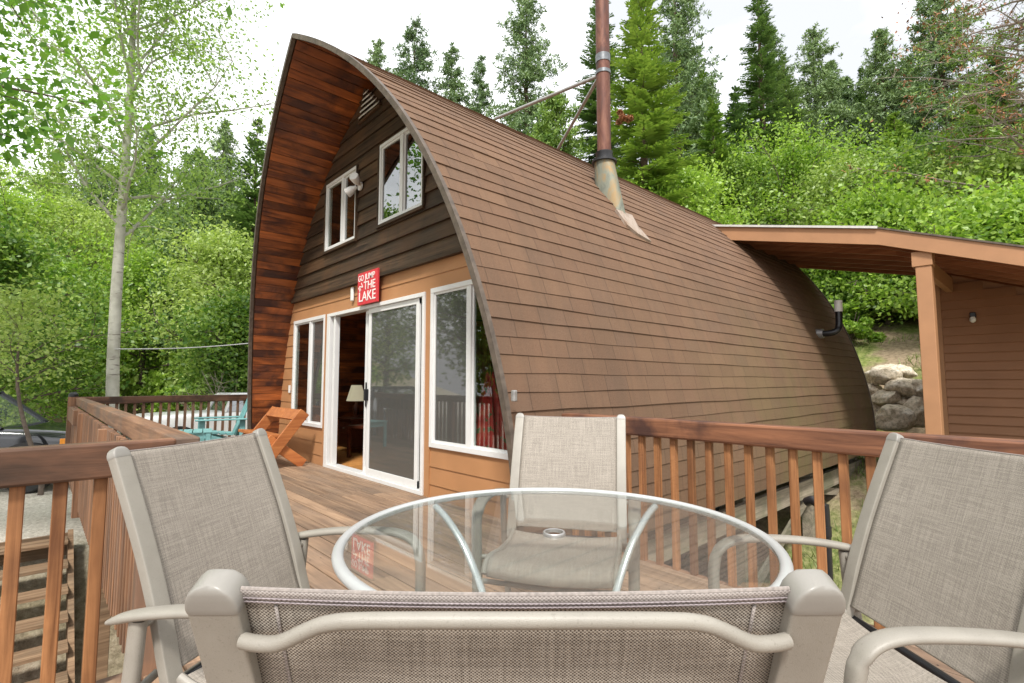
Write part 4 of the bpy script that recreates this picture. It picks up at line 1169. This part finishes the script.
# ------------------------------------------------------------------ vehicles
def wheel(root, x, y, r):
    w_ = MB(); pr = [(r * .62, -.11), (r * .9, -.12), (r, -.08), (r, .08), (r * .9, .12), (r * .62, .11)]
    w_.lathe(pr, n=36, closed=True); o = w_.build('wheel', 'rubber', root, smooth=True); o.location = (x, y, r); o.rotation_euler = (R(90), 0, 0)
    h = MB(); h.lathe([(.0, .07), (.05, .09), (.08, .07), (r * .55, .05), (r * .62, .10), (r * .62, -.08), (.0, -.08)], n=24); h.build('rim', 'chrome', o, smooth=True)
    for k in range(5):
        a_ = k * R(72); MB().beam((.04 * math.cos(a_), .04 * math.sin(a_), .075), (r * .58 * math.cos(a_), r * .58 * math.sin(a_), .09), .05, .02, (0, 0, 1)).build('rim', 'chrome', o)
def vehicle(name, loc, rz, paint, label, cat, cab, bed=False):
    root = empty(name, loc, rz, label=label, cat=cat)
    # lower body lofted along its length: (x, zbot, ztop, halfwidth)
    st_ = [(-2.30, .55, .92, .78), (-2.22, .42, 1.02, .86), (-1.9, .40, 1.06, .90), (-1.0, .36, 1.08, .92), (0, .36, 1.08, .92), (.75, .36, 1.08, .92), (1.0, .38, 1.07, .91), (1.5, .42, 1.03, .89), (1.95, .44, .97, .85), (2.18, .46, .88, .78), (2.26, .50, .78, .68)]
    if bed: st_ = [(x, a_, b_ + .08, w_) for x, a_, b_, w_ in st_]
    m = MB(); vs, fs = [], []; K = 14
    for x, zb, zt, w_ in st_:
        sec = [(-w_ * .96, zb), (-w_, zb + .12), (-w_, zt - .22), (-w_ * .985, zt - .10), (-w_ * .93, zt - .03), (-w_ * .75, zt), (-w_ * .3, zt + .012)]
        sec = sec + [(-a_, b_) for a_, b_ in sec[::-1]]
        vs += [(x, a_, b_) for a_, b_ in sec]
    for i in range(len(st_) - 1):
        for k in range(K): k2 = (k + 1) % K; fs.append((i * K + k, (i + 1) * K + k, (i + 1) * K + k2, i * K + k2))
    fs.append(tuple(range(K))); fs.append(tuple(reversed([(len(st_) - 1) * K + k for k in range(K)])))
    m.add(vs, fs); body = m.build('body', paint, root, smooth=True)
    sub = body.modifiers.new('sub', 'SUBSURF'); sub.levels = 1; sub.render_levels = 2
    # greenhouse
    x0, x1, x2, x3 = cab; zt = 1.66; zb = 1.05 + (.08 if bed else 0)
    m = MB(); q = [(x0, -.80, zb), (x3, -.80, zb), (x3, .80, zb), (x0, .80, zb), (x1, -.66, zt - .04), (x2, -.66, zt - .04), (x2, .66, zt - .04), (x1, .66, zt - .04)]
    m.hexa(q, .3); m.build('windows', 'car_glass', root, bevel=.03)
    m = MB(); m.hexa([(x1 - .08, -.69, zt - .05), (x2 + .06, -.69, zt - .05), (x2 + .06, .69, zt - .05), (x1 - .08, .69, zt - .05), (x1 + .02, -.62, zt + .02), (x2 - .10, -.62, zt + .02), (x2 - .10, .62, zt + .02), (x1 + .02, .62, zt + .02)], .3)
    m.build('roof', paint, root, bevel=.02)
    for sg in (-1, 1):
        for p, q, w_ in (((x3 + .02, sg * .805, zb), (x2 + .02, sg * .67, zt - .03), .07), ((x0 - .02, sg * .805, zb), (x1, sg * .67, zt - .03), .10), (((x0 + x3) / 2 - .1, sg * .81, zb), ((x1 + x2) / 2 - .1, sg * .675, zt - .03), .08)):
            MB().beam(p, q, .05, w_, (0, 1, 0)).build('pillar', paint, root)
        MB().box(x3 - .30, x3 - .16, sg * .92 - .06, sg * .92 + .06, zb - .01, zb + .12).build('mirror', 'black_plastic', root, bevel=.02)
        # wheel arches and headlights
        for wx in (-1.35, 1.38):
            m = MB(); vs, fs = [], []; n = 20
            for k in range(n + 1):
                a_ = math.pi * k / n
                for (r, yy) in ((.36, .88), (.47, .89), (.47, .955), (.36, .955)): vs.append((wx + r * math.cos(a_), sg * yy, .36 + r * math.sin(a_)))
            for k in range(n):
                for j in range(4): j2 = (j + 1) % 4; fs.append((k * 4 + j, k * 4 + j2, (k + 1) * 4 + j2, (k + 1) * 4 + j))
            m.add(vs, fs); m.build('wheel_arch', 'black_plastic', root, smooth=True); wheel(root, wx, sg * .80, .36)
        hl = MB().hexa([(2.02, sg * .58, .70), (2.24, sg * .55, .70), (2.14, sg * .80, .70), (1.98, sg * .84, .70), (1.98, sg * .58, .87), (2.18, sg * .55, .86), (2.08, sg * .80, .87), (1.95, sg * .84, .88)]) if sg > 0 else MB().hexa([(2.02, sg * .58, .70), (1.98, sg * .84, .70), (2.14, sg * .80, .70), (2.24, sg * .55, .70), (1.98, sg * .58, .87), (1.95, sg * .84, .88), (2.08, sg * .80, .87), (2.18, sg * .55, .86)])
        h_ = hl.build('headlight', 'clear_lens', root, bevel=.01)
        MB().box(1.80, 1.985, sg * .872 - .012, sg * .872 + .02, .70, .87).build('indicator', 'amber_lens', root, bevel=.01)
        MB().box(-2.30, -2.18, sg * .80 - .06, sg * .80 + .08, .72, .96).build('tail_light', 'red_lens', root, bevel=.01)
    MB().hexa([(2.18, -.55, .62), (2.27, -.55, .62), (2.27, .55, .62), (2.18, .55, .62), (2.16, -.52, .84), (2.235, -.52, .84), (2.235, .52, .84), (2.16, .52, .84)]).build('grille', 'black_plastic', root, bevel=.01)
    MB().box(2.10, 2.32, -.80, .80, .42, .58).build('bumper', 'black_plastic', root, bevel=.04); MB().box(-2.38, -2.2, -.82, .82, .45, .62).build('bumper', 'black_plastic', root, bevel=.04)
    return root
suv = vehicle('parked_suv', (-1.05, 14.3, -.87), R(-22), 'black_paint', 'black car with amber indicator parked on the gravel beyond the left railing', 'car', (-2.0, -1.75, .25, .95))
suv.scale = (1.06, 1.06, 1.12)
vehicle('parked_pickup', (4.15, 17.2, -.86), R(4), 'white_paint', 'white pickup truck seen through the far railing balusters', 'truck', (-.2, .0, .75, 1.25), True)

# ------------------------------------------------------------------ foliage generators
def leaf_quads(rs_, C, size, up=.35, aspect=.58, jitter=.5):
    n = len(C)
    nrm = rs_.normal(size=(n, 3)); nrm[:, 2] += up * 2; nrm /= np.linalg.norm(nrm, axis=1)[:, None]
    a_ = np.cross(nrm, rs_.normal(size=(n, 3))); a_ /= np.linalg.norm(a_, axis=1)[:, None]; b_ = np.cross(nrm, a_)
    s_ = (size * rs_.uniform(1 - jitter, 1 + jitter, n))[:, None]
    V = np.stack([C - a_ * s_, C - b_ * s_ * aspect, C + a_ * s_, C + b_ * s_ * aspect], 1).reshape(-1, 3)
    return V, np.arange(4 * n).reshape(-1, 4)

def branch_tree(seed, H, spread, first, nb, trunk_r, leaf, leaf_n, lmat, bmat, name, root, lean=(0, 0), clump=.45, up_angle=.5, crown_pow=1.0, leaf_label=None, double=False):
    rs_ = np.random.RandomState(seed); m = MB(); tips = []
    tp = [(lean[0] * f + .12 * math.sin(f * 5 + seed), lean[1] * f + .10 * math.sin(f * 4 + seed * 2), H * f) for f in np.linspace(0, 1, 12)]
    tp[0] = (0, 0, -.3)
    m.tube(tp, [trunk_r * (1 - .93 * f) ** .8 for f in np.linspace(0, 1, 12)], n=12)
    for k in range(nb):
        f = first + (1 - first) * (k + .5) / nb; i = f * 11; i0 = min(10, int(i)); p = Vector(tp[i0]).lerp(Vector(tp[i0 + 1]), i - i0)
        az = k * 2.4 + rs_.uniform(-.5, .5); L = spread * (math.sin(math.pi * min(1, ((f - first) / (1 - first)) * .8 + .22)) ** crown_pow) * rs_.uniform(.7, 1.15)
        el = up_angle + rs_.uniform(-.2, .25); d = Vector((math.cos(az) * math.cos(el), math.sin(az) * math.cos(el), math.sin(el)))
        pts = [p]; r0 = trunk_r * (1 - .85 * f) * .5
        for q in range(5): d = (d + Vector(rs_.normal(size=3) * .14) + Vector((0, 0, .03))).normalized(); pts.append(pts[-1] + d * L / 5)
        m.tube(pts, [r0 * (1 - .16 * q) for q in range(6)], n=6)
        for q in range(1, 6):
            for w_ in range(3 if q < 5 else 2):
                d2 = (d + Vector(rs_.normal(size=3) * .75)).normalized(); l2 = L * rs_.uniform(.16, .38); e = pts[q] + d2 * l2
                m.tube([pts[q], pts[q] + d2 * l2 * .5 + Vector(rs_.normal(size=3) * .04), e], [r0 * .32, r0 * .22, r0 * .08], n=4); tips += [e, pts[q] + d2 * l2 * .6]
    tips.append(Vector(tp[-1]))
    m.build('trunk', bmat, root, smooth=True)
    T = np.array([tuple(t_) for t_ in tips]); n_ = leaf_n; idx = rs_.randint(0, len(T), n_)
    sc = clump * rs_.uniform(.5, 1.2, len(T))
    C = T[idx] + rs_.normal(size=(n_, 3)) * (sc[idx])[:, None] * np.array([.55, .55, .42])
    V, F = leaf_quads(rs_, C, leaf)
    o = np_mesh('crown', V, F, rs_.rand(n_), lmat, root)
    return o

def bush_cloud(seed, rad, hgt, clumps, per, leaf, squash=1.0):
    rs_ = np.random.RandomState(seed); cs = []
    for k in range(clumps):
        a_ = rs_.uniform(0, 2 * math.pi); r = rad * math.sqrt(rs_.uniform(.02, 1)); z = hgt * (1 - (r / rad) ** 2 * .75) * rs_.uniform(.35, 1.05)
        cs.append((r * math.cos(a_), r * math.sin(a_), z, rs_.uniform(.14, .30) * rad))
    cs = np.array(cs); idx = rs_.randint(0, clumps, clumps * per)
    d = rs_.normal(size=(clumps * per, 3)); d /= np.linalg.norm(d, axis=1)[:, None]; rr_ = rs_.uniform(.3, 1, clumps * per) ** .5
    C = cs[idx, :3] + d * (cs[idx, 3] * rr_)[:, None] * np.array([1, 1, .75])
    C = C[C[:, 2] > 0]
    V, F = leaf_quads(rs_, C, leaf); return V, F, rs_.rand(len(F))

def conifer(seed, H, base_r, root, nmat, kind='fir', tone=None):
    rs_ = np.random.RandomState(seed); m = MB()
    m.tube([(0, 0, -.6), (0, 0, H * .5), (0, 0, H * .985)], [H * .013, H * .008, .01], n=8)
    VV = []; z = H * (.08 if kind == 'fir' else .14)
    step = H * (.017 if kind == 'fir' else .019)
    while z < H * .985:
        f = (z / H); L0 = base_r * ((1 - f) ** .82 * (.55 + .45 * min(1, f * 5)) if kind == 'fir' else (1 - f) ** .62 * 1.15)
        nb = (6 if kind == 'fir' else 5) if f < .9 else 4
        for k in range(nb):
            az = rs_.uniform(0, 2 * math.pi); L = max(.12, L0 * rs_.uniform(.6, 1.12) + .05)
            droop = (-.22 + .75 * f if kind == 'fir' else .15 + .4 * f) + rs_.uniform(-.12, .12)
            d = np.array([math.cos(az), math.sin(az), droop]); sd_ = np.array([-math.sin(az), math.cos(az), 0.])
            zz_ = z + rs_.uniform(-.5, .5) * step
            if rs_.rand() < .5: m.tube([(0, 0, zz_), tuple(np.array([0, 0, zz_]) + d * L * .85)], [.012 + .012 * L, .005], n=3)
            if kind == 'fir':
                ns = max(5, int(L * 13)); t_ = np.linspace(.12, 1, ns); 
                for sgn in (-1, 1):
                    c0 = np.array([0, 0, zz_]) + np.outer(t_, d) * L; c0[:, 2] -= .10 * L * t_ ** 2
                    wl_ = (.30 * L * (1.05 - t_) + .10) * rs_.uniform(.7, 1.2, ns)
                    tip = c0 + sd_ * sgn * wl_[:, None] + d * (wl_ * .8)[:, None] + rs_.normal(size=(ns, 3)) * .03; tip[:, 2] -= wl_ * .25
                    wd = (d * .055)[None] * (1 + .5 * rs_.rand(ns))[:, None]; mid = (c0 + tip) / 2
                    up = np.zeros((ns, 3)); up[:, 2] = rs_.uniform(-.03, .05, ns)
                    VV.append(np.stack([c0, mid + wd + up, tip, mid - wd + up], 1))
            else:
                nt_ = max(4, int(L * 7)); t_ = rs_.uniform(.2, 1, nt_); c0 = np.array([0, 0, zz_]) + np.outer(t_, d) * L + rs_.normal(size=(nt_, 3)) * .12 * L * np.array([1, 1, .5])
                for c_ in c0:
                    q = 11; dr_ = rs_.normal(size=(q, 3)); dr_[:, 2] += .35; dr_ /= np.linalg.norm(dr_, axis=1)[:, None]; ln = rs_.uniform(.16, .32, q)[:, None]
                    tip = c_ + dr_ * ln; sdv = np.cross(dr_, rs_.normal(size=(q, 3))); sdv /= np.linalg.norm(sdv, axis=1)[:, None]; mid = c_ + dr_ * ln * .6
                    VV.append(np.stack([np.repeat(c_[None], q, 0), mid + sdv * .035, tip, mid - sdv * .035], 1))
        z += step * rs_.uniform(.8, 1.2)
    V = np.concatenate(VV).reshape(-1, 3); F = np.arange(len(V)).reshape(-1, 4)
    m.build('trunk', 'conifer_bark', root, smooth=True)
    np_mesh('crown', V, F, rs_.rand(len(F)), nmat, root)
    return root

# ---- conifers: (photo u, v of the tip, distance, kind, width ratio, material, label)
CON = [
 (378, 40, 40, 'pine', .17, 'pine_needle', 'short broad conifer just above the front of the cabin ridge'),
 (415, 18, 37, 'pine', .19, 'pine_needle', 'pointed bushy pine second from the arch peak behind the ridge'),
 (452, 44, 37, 'pine', .17, 'pine_needle', 'slender conifer between the pointed pine and the small one behind the ridge'),
 (480, 56, 40, 'pine', .15, 'pine_needle', 'smallest conifer left of the tall leafy pine behind the ridge'),
 (526, -12, 30, 'pine', .19, 'pine_needle', 'tall full pine left of the rusty stovepipe, top out of frame'),
 (556, 92, 22, 'pine', .24, 'bright_fir_needle', 'young light-green pine between the two stay rods'),
 (640, -45, 20, 'fir', .19, 'bright_fir_needle', 'large layered fir directly behind the rusty stovepipe with a rusty patch'),
 (600, -20, 31, 'fir', .17, 'fir_needle', 'tall dark fir hidden behind the stovepipe top'),
 (672, -70, 29, 'pine', .15, 'pine_needle', 'tall thin airy pine right of the stovepipe'),
 (702, 66, 32, 'fir', .26, 'bright_fir_needle', 'broad conical fir right of the airy pine'),
 (712, 98, 25, 'fir', .22, 'bright_fir_needle', 'small bright conical fir in front of the broad one'),
 (756, -45, 33, 'fir', .13, 'fir_needle', 'tallest narrow spruce with drooping branches'),
 (783, 55, 36, 'fir', .24, 'pine_needle', 'rounded dark fir right of the narrow spruce'),
 (812, 26, 39, 'pine', .18, 'pine_needle', 'airy pine between the rounded fir and the centre-right pine'),
 (846, 78, 44, 'pine', .17, 'pine_needle', 'small distant pine in the gap of the skyline'),
 (880, 30, 40, 'pine', .20, 'pine_needle', 'dense pine above the carport bend'),
 (936, -18, 38, 'pine', .23, 'pine_needle', 'big dark pine with rusty tips at the upper right'),
 (894, 112, 27, 'fir', .26, 'bright_fir_needle', 'small bright fir above the carport roof'),
 (735, 88, 30, 'fir', .24, 'fir_needle', 'dark fir between the small conical fir and the narrow spruce'),
 (830, 62, 46, 'pine', .20, 'pine_needle', 'slim far pine on the skyline right of the airy pine'),
 (862, 66, 44, 'fir', .20, 'fir_needle', 'slim far fir on the skyline left of the dense pine'),
 (908, 58, 42, 'pine', .22, 'pine_needle', 'pine between the dense pine and the rusty-tipped one'),
 (770, 30, 42, 'pine', .18, 'pine_needle', 'far pine peeking out beside the narrow spruce'),
 (685, 40, 40, 'pine', .18, 'fir_needle', 'far pine left of the broad conical fir'),
 (995, 40, 36, 'fir', .22, 'fir_needle', 'dark fir behind the dying pine at the right'),
 (972, 82, 30, 'fir', .26, 'bright_fir_needle', 'light-green fir behind the dead branches at the right'),
 (258, 118, 26, 'fir', .24, 'fir_needle', 'dark fir touching the left curve of the cabin roof'),
 (196, 150, 27, 'pine', .22, 'fir_needle', 'shaded pine behind the pale-trunked tree to its right'),
 (95, 160, 42, 'pine', .22, 'pine_needle', 'distant pine left of the pale trunk'),
 (150, 130, 48, 'pine', .20, 'pine_needle', 'distant pine just right of the pale trunk'),
 (225, 120, 46, 'pine', .20, 'pine_needle', 'distant pine rising left of the cabin peak'),
 (60, 150, 50, 'fir', .22, 'bright_fir_needle', 'far conifer high on the slope at the left'),
 (30, 240, 36, 'fir', .24, 'bright_fir_needle', 'distant fir near the left edge of the picture'),
 (228, 205, 33, 'fir', .24, 'pine_needle', 'mid-height fir between the pine and the cabin edge'),
]
GR = 'conifers on the wooded hillside'
for i, (u_, v_, D, kind, wr, mat, lb) in enumerate(CON):
    x, y, zt = place(u_, v_, D); zb = ground_h(x, y) - .3; H = zt - zb
    root = empty('fir_tree' if kind == 'fir' else 'pine_tree', (x, y, zb), random.uniform(0, 6), label=lb, cat='tree', group=GR)
    conifer(100 + i, H, H * wr, root, mat, kind)
    if i == 6:       # rusty dead patch on the layered fir
        V, F, va = bush_cloud(5, .45, .6, 5, 120, .06)
        q = place(617, 125, 16.5); rl_ = Vector(q) - Vector((x, y, zb)); rl_ = Matrix.Rotation(-root.rotation_euler.z, 3, 'Z') @ rl_
        np_mesh('dead_patch', V, F, va, 'dead_needles', root, tuple(rl_))
    if i == 16:
        rs_ = np.random.RandomState(3); C = rs_.normal(size=(450, 3)) * np.array([H * .09, H * .09, H * .13]) + np.array([0, 0, H * .72]); V, F = leaf_quads(rs_, C, .09)
        tag(np_mesh('dead_tips', V, F, rs_.rand(len(F)), 'dead_needles', root), kind='stuff')

# right-edge dying pine: bare grey branches with rusty needles
x, y, zt = place(1035, -60, 21); zb = ground_h(x, y) - .3; H = zt - zb
dt = empty('dying_pine', (x, y, zb), 0, label='dying pine with bare grey branches and rusty needles at the right edge', cat='tree')
rs_ = np.random.RandomState(9); m = MB(); m.tube([(0, 0, -.4), (.1, 0, H * .5), (0, .1, H)], [.20, .13, .02], n=10); CC = []; CG = []
for k in range(120):
    z = H * (.28 + .70 * k / 120); az = rs_.uniform(0, 6.28); L = (1 - z / H) ** .5 * 5.2 * rs_.uniform(.5, 1.1) + .3; el = rs_.uniform(-.05, .4)
    d = Vector((math.cos(az), math.sin(az), el)); pts = [Vector((0, 0, z))]
    for q in range(4): d = (d + Vector(rs_.normal(size=3) * .15)).normalized(); pts.append(pts[-1] + d * L / 4)
    m.tube(pts, [.045, .032, .022, .014, .006], n=4)
    for q in range(1, 5):
        for w_ in range(4):
            d2 = (d + Vector(rs_.normal(size=3) * .7)).normalized(); e = pts[q] + d2 * rs_.uniform(.2, .7); m.tube([pts[q], e], [.008, .003], n=3)
            if rs_.rand() < .17: CC.append(tuple(e))
            if rs_.rand() < .34: CG.append(tuple(e))
m.build('trunk', 'dead_twig', dt, smooth=True)
for nm, A, mt, n_ in (('dead_crown', CC, 'dead_needles', 22), ('crown', CG, 'bright_fir_needle', 24)):
    A = np.repeat(np.array(A), n_, 0); A += rs_.normal(size=A.shape) * np.array([.12, .12, .07]); V, F = leaf_quads(rs_, A, .06, aspect=.25); np_mesh(nm, V, F, rs_.rand(len(F)), mt, dt)

# ---- aspen with the pale trunk
ap = empty('aspen_tree', (1.40, 14.0, ground_h(1.40, 14) - .1), 0, label='tall pale-trunked tree with airy light-green crown beyond the far deck corner', cat='tree')
branch_tree(4, 14.2, 3.9, .36, 30, .135, .042, 40000, 'aspen_leaf', 'pale_bark', 'aspen', ap, lean=(-.45, .2), clump=.75, up_angle=.62)
# ---- overhanging maple at the upper left, its trunk left of the frame
mpl = empty('maple_tree', (-3.6, 8.6, ground_h(-3.6, 8.6)), 0, label='dark-leaved tree whose branches hang into the upper left corner', cat='tree')
branch_tree(12, 10.5, 4.3, .38, 22, .16, .060, 30000, 'maple_leaf', 'scrubby_bark', 'maple', mpl, lean=(.3, -.2), clump=.7, up_angle=.35)
# ---- thin shrub by the corner post
sb_ = empty('sapling', (.15, 12.6, ground_h(.15, 12.6)), 0, label='thin yellow-green sapling in front of the black car', cat='sapling')
branch_tree(21, 3.5, 1.3, .55, 12, .045, .036, 2200, 'pale_leaf', 'scrubby_bark', 'sapling', sb_, lean=(-.5, 0), clump=.45, up_angle=.55)
s2 = empty('sapling', (-1.3, 18.2, ground_h(-1.3, 18.2)), 0, label='yellow-green sapling at the left edge behind the black car', cat='sapling')
branch_tree(22, 3.9, 1.4, .50, 10, .045, .036, 1700, 'pale_leaf', 'scrubby_bark', 'sapling', s2, lean=(.2, .2), clump=.5, up_angle=.5)
# bare twiggy shrub near the roof edge
tw = empty('bare_shrub', (4.6, 17.6, ground_h(4.6, 17.6)), 0, label='leafless grey twiggy shrub on the bank left of the cabin', cat='shrub')
m = MB(); rs_ = np.random.RandomState(31)
for k in range(26):
    d = Vector((rs_.normal() * .5, rs_.normal() * .5, 1)).normalized(); p = Vector((rs_.normal() * .1, rs_.normal() * .1, 0)); pts = [p]
    for q in range(6): d = (d + Vector(rs_.normal(size=3) * .28)).normalized(); pts.append(pts[-1] + d * .42)
    m.tube(pts, [.022, .018, .014, .010, .007, .005, .003], n=4)
    for q in range(2, 6):
        for w_ in range(2): m.tube([pts[q], pts[q] + (d + Vector(rs_.normal(size=3) * .8)).normalized() * .5], [.007, .002], n=3)
m.build('branches', 'dead_twig', tw)

# ---- individual leafy trees on both sides
LT = [(55, 262, 27, 3.4, 'bright_leaf', 'low bright-green tree at the far left above the black car'),
      (115, 165, 44, 5.0, 'green_leaf', 'faint tall tree behind the pale-trunked tree, high on the slope'),
      (45, 175, 46, 5.0, 'pale_leaf', 'faint yellow-green tree high on the left slope'),
      (75, 205, 34, 4.5, 'pale_leaf', 'hazy yellow-green tree far behind the pale trunk on its left'),
      (175, 215, 36, 4.5, 'green_leaf', 'tall leafy tree far behind the pale trunk on its right'),
      (10, 190, 33, 4.5, 'bright_leaf', 'tall bright leafy tree far off at the left edge'),
      (150, 262, 27, 3.4, 'bright_leaf', 'rounded bright-green tree right behind the pale trunk'),
      (225, 235, 23, 3.0, 'pale_leaf', 'yellow-green tree beside the left curve of the roof'),
      (5, 235, 22, 3.4, 'green_leaf', 'mid-green tree cut by the left edge of the picture'),
      (240, 300, 20, 1.9, 'green_leaf', 'dark-green leafy shrub against the left roof edge'),
      (640, 188, 20, 2.2, 'bright_leaf', 'bright-green leafy tree just right of the stovepipe boot'),
      (685, 170, 22, 2.3, 'bright_leaf', 'vivid yellow-green tree under the small conical fir'),
      (790, 150, 26, 3.6, 'bright_leaf', 'largest bright-green rounded tree mid hillside'),
      (845, 172, 24, 2.6, 'pale_leaf', 'yellow-green tree left of the carport bend'),
      (930, 165, 24, 3.6, 'green_leaf', 'wide green maple-like tree above the carport post'),
      (1000, 165, 22, 2.8, 'pale_leaf', 'pale green tree at the right edge above the shed'),
      (735, 165, 26, 2.6, 'green_leaf', 'dark-green leafy tree below the narrow spruce'),
      (880, 205, 20, 2.2, 'bright_leaf', 'bright-green shrub just above the carport roof bend'),
      (1010, 205, 18, 2.2, 'bright_leaf', 'bright-green shrub over the right end of the carport roof'),
      (800, 262, 20, 1.7, 'green_leaf', 'shrub under the carport roof beside the roof curve'),
      (850, 262, 20.5, 1.6, 'bright_leaf', 'bright shrub seen under the carport roof left of the post'),
      (897, 275, 20.5, 1.5, 'green_leaf', 'shrub seen under the carport roof touching the post'),
      (845, 300, 18.6, .8, 'bright_leaf', 'low bright shrub above the roof vent pipe')]
proto_b = {}
for i, (u_, v_, D, rad, mat, lb) in enumerate(LT):
    x, y, zt = place(u_, v_, D); zb = ground_h(x, y) - .1; H = max(1.0, zt - zb)
    root = empty('leafy_tree' if H > 3 else 'leafy_shrub', (x, y, zb), random.uniform(0, 6), label=lb, cat='tree' if H > 3 else 'shrub', group='leafy trees and shrubs on the slopes')
    if H > 3:
        branch_tree(200 + i, H * .96, rad, .12, 24, .07 + .012 * H, .068, 20000, mat, 'scrubby_bark', 'tree', root, clump=.8, up_angle=.45, crown_pow=.7)
    else:
        V, F, va = bush_cloud(300 + i, rad, H, 34, 260, .065); np_mesh('crown', V, F, va, mat, root)
        m = MB()
        for k in range(5): m.tube([(0, 0, -.2), (math.cos(k * 1.3) * rad * .5, math.sin(k * 1.3) * rad * .5, H * .7)], [.03, .008], n=5)
        m.build('trunk', 'scrubby_bark', root)

# trees on the far side of the lot, seen reflected in the upper windows
for i, (x, y, h) in enumerate(((-7, 15, 9), (-12, 20, 11), (-9, 27, 12), (-17, 14, 10), (-4.5, 30, 12))):
    root = empty('leafy_tree', (x, y, ground_h(x, y) - .1), i, label=['leafy tree on the far left, first beyond the parked car', 'second leafy tree on the far left beyond the lot', 'leafy tree deep behind the lot on the left', 'outermost leafy tree to the left of the lot', 'leafy tree behind the black car at the lot edge'][i], cat='tree', group='trees around the gravel lot')
    branch_tree(400 + i, h, 3.6, .18, 26, .2, .10, 13000, 'green_leaf', 'scrubby_bark', 'tree', root, clump=1.0, up_angle=.45, crown_pow=.7)

# ---- undergrowth covering the slopes (one uncountable mass)
rs_ = np.random.RandomState(77)
parts = {'bright_leaf': [], 'green_leaf': [], 'pale_leaf': []}
protos = [bush_cloud(500 + k, 1.0, 1.15, 24, 74, .070) for k in range(5)]
cnt = 0
for _ in range(9000):
    if cnt > 800: break
    a_ = YAW + rs_.uniform(-1.05, 1.15); D = rs_.uniform(14.5, 72); x, y = D * math.cos(a_), D * math.sin(a_)
    t_ = .8 * (x - 14.9) + .6 * max(0, y - 8)
    if t_ < 1.4: continue
    if y < 8 and x < 19.6: continue
    k = rs_.randint(0, 5); V, F, va = protos[k]; s_ = rs_.uniform(.7, 1.5) * (1 + D / 60 if a_ > YAW else 1.1); ang = rs_.uniform(0, 6.28)
    c_, n_ = math.cos(ang), math.sin(ang); W = V.copy() * np.array([s_, s_, s_ * rs_.uniform(.7, 1.4)]); W = np.stack([W[:, 0] * c_ - W[:, 1] * n_ + x, W[:, 0] * n_ + W[:, 1] * c_ + y, W[:, 2] + ground_h(x, y) - .15], 1)
    key = rs_.choice(['bright_leaf', 'green_leaf', 'pale_leaf'], p=[.42, .30, .28]); parts[key].append((W, va)); cnt += 1
for key, L in parts.items():
    V = np.concatenate([w_ for w_, _ in L]); va = np.concatenate([v_ for _, v_ in L]); F = np.arange(len(V)).reshape(-1, 4)
    tag(np_mesh('undergrowth', V, F, va, key), kind='stuff', label={'bright_leaf': 'bright green undergrowth covering the slopes', 'green_leaf': 'darker green undergrowth covering the slopes', 'pale_leaf': 'yellowish undergrowth covering the slopes'}[key])
# ---- grass on the bank by the boulders and beside the cabin
VV = []
for _ in range(15000):
    x, y = rs_.uniform(7.5, 18.5), rs_.uniform(-1.5, 5.2)
    if x < 12.5 and y > 3.2: continue
    if 12.3 < x < 13.1: continue
    if math.sin(x * 1.7 + y * 2.1) + math.sin(x * .9 - y * 1.3) < -.5 + rs_.uniform(-.4, .4): continue
    z = ground_h(x, y) - .02; a_ = rs_.uniform(0, 6.28); h = rs_.uniform(.06, .20); w_ = .010; lx, ly = rs_.normal(size=2) * .07
    c_, n_ = math.cos(a_) * w_, math.sin(a_) * w_
    VV.append([(x - c_, y - n_, z), (x + c_, y + n_, z), (x + lx + c_ * .3, y + ly + n_ * .3, z + h), (x + lx - c_ * .3, y + ly - n_ * .3, z + h)])
V = np.array(VV).reshape(-1, 3); tag(np_mesh('grass', V, np.arange(len(V)).reshape(-1, 4), rs_.rand(len(V) // 4), 'grass_blade'), 'tufts of grass on the slope behind the cabin', kind='stuff')

# ---- wire between the pale tree and the cabin
tag(MB().tube(smooth_path([(1.2, 13.95, 1.86), (2.4, 13.9, 1.93), (3.9, 13.8, 2.12), (6.0, 13.6, 2.5), (9.0, 13.2, 3.2)], 4), .012, n=6).build('overhead_wire', 'wire_grey', smooth=True), 'thin pale wire strung from the pale-trunked tree toward the cabin', 'wire')
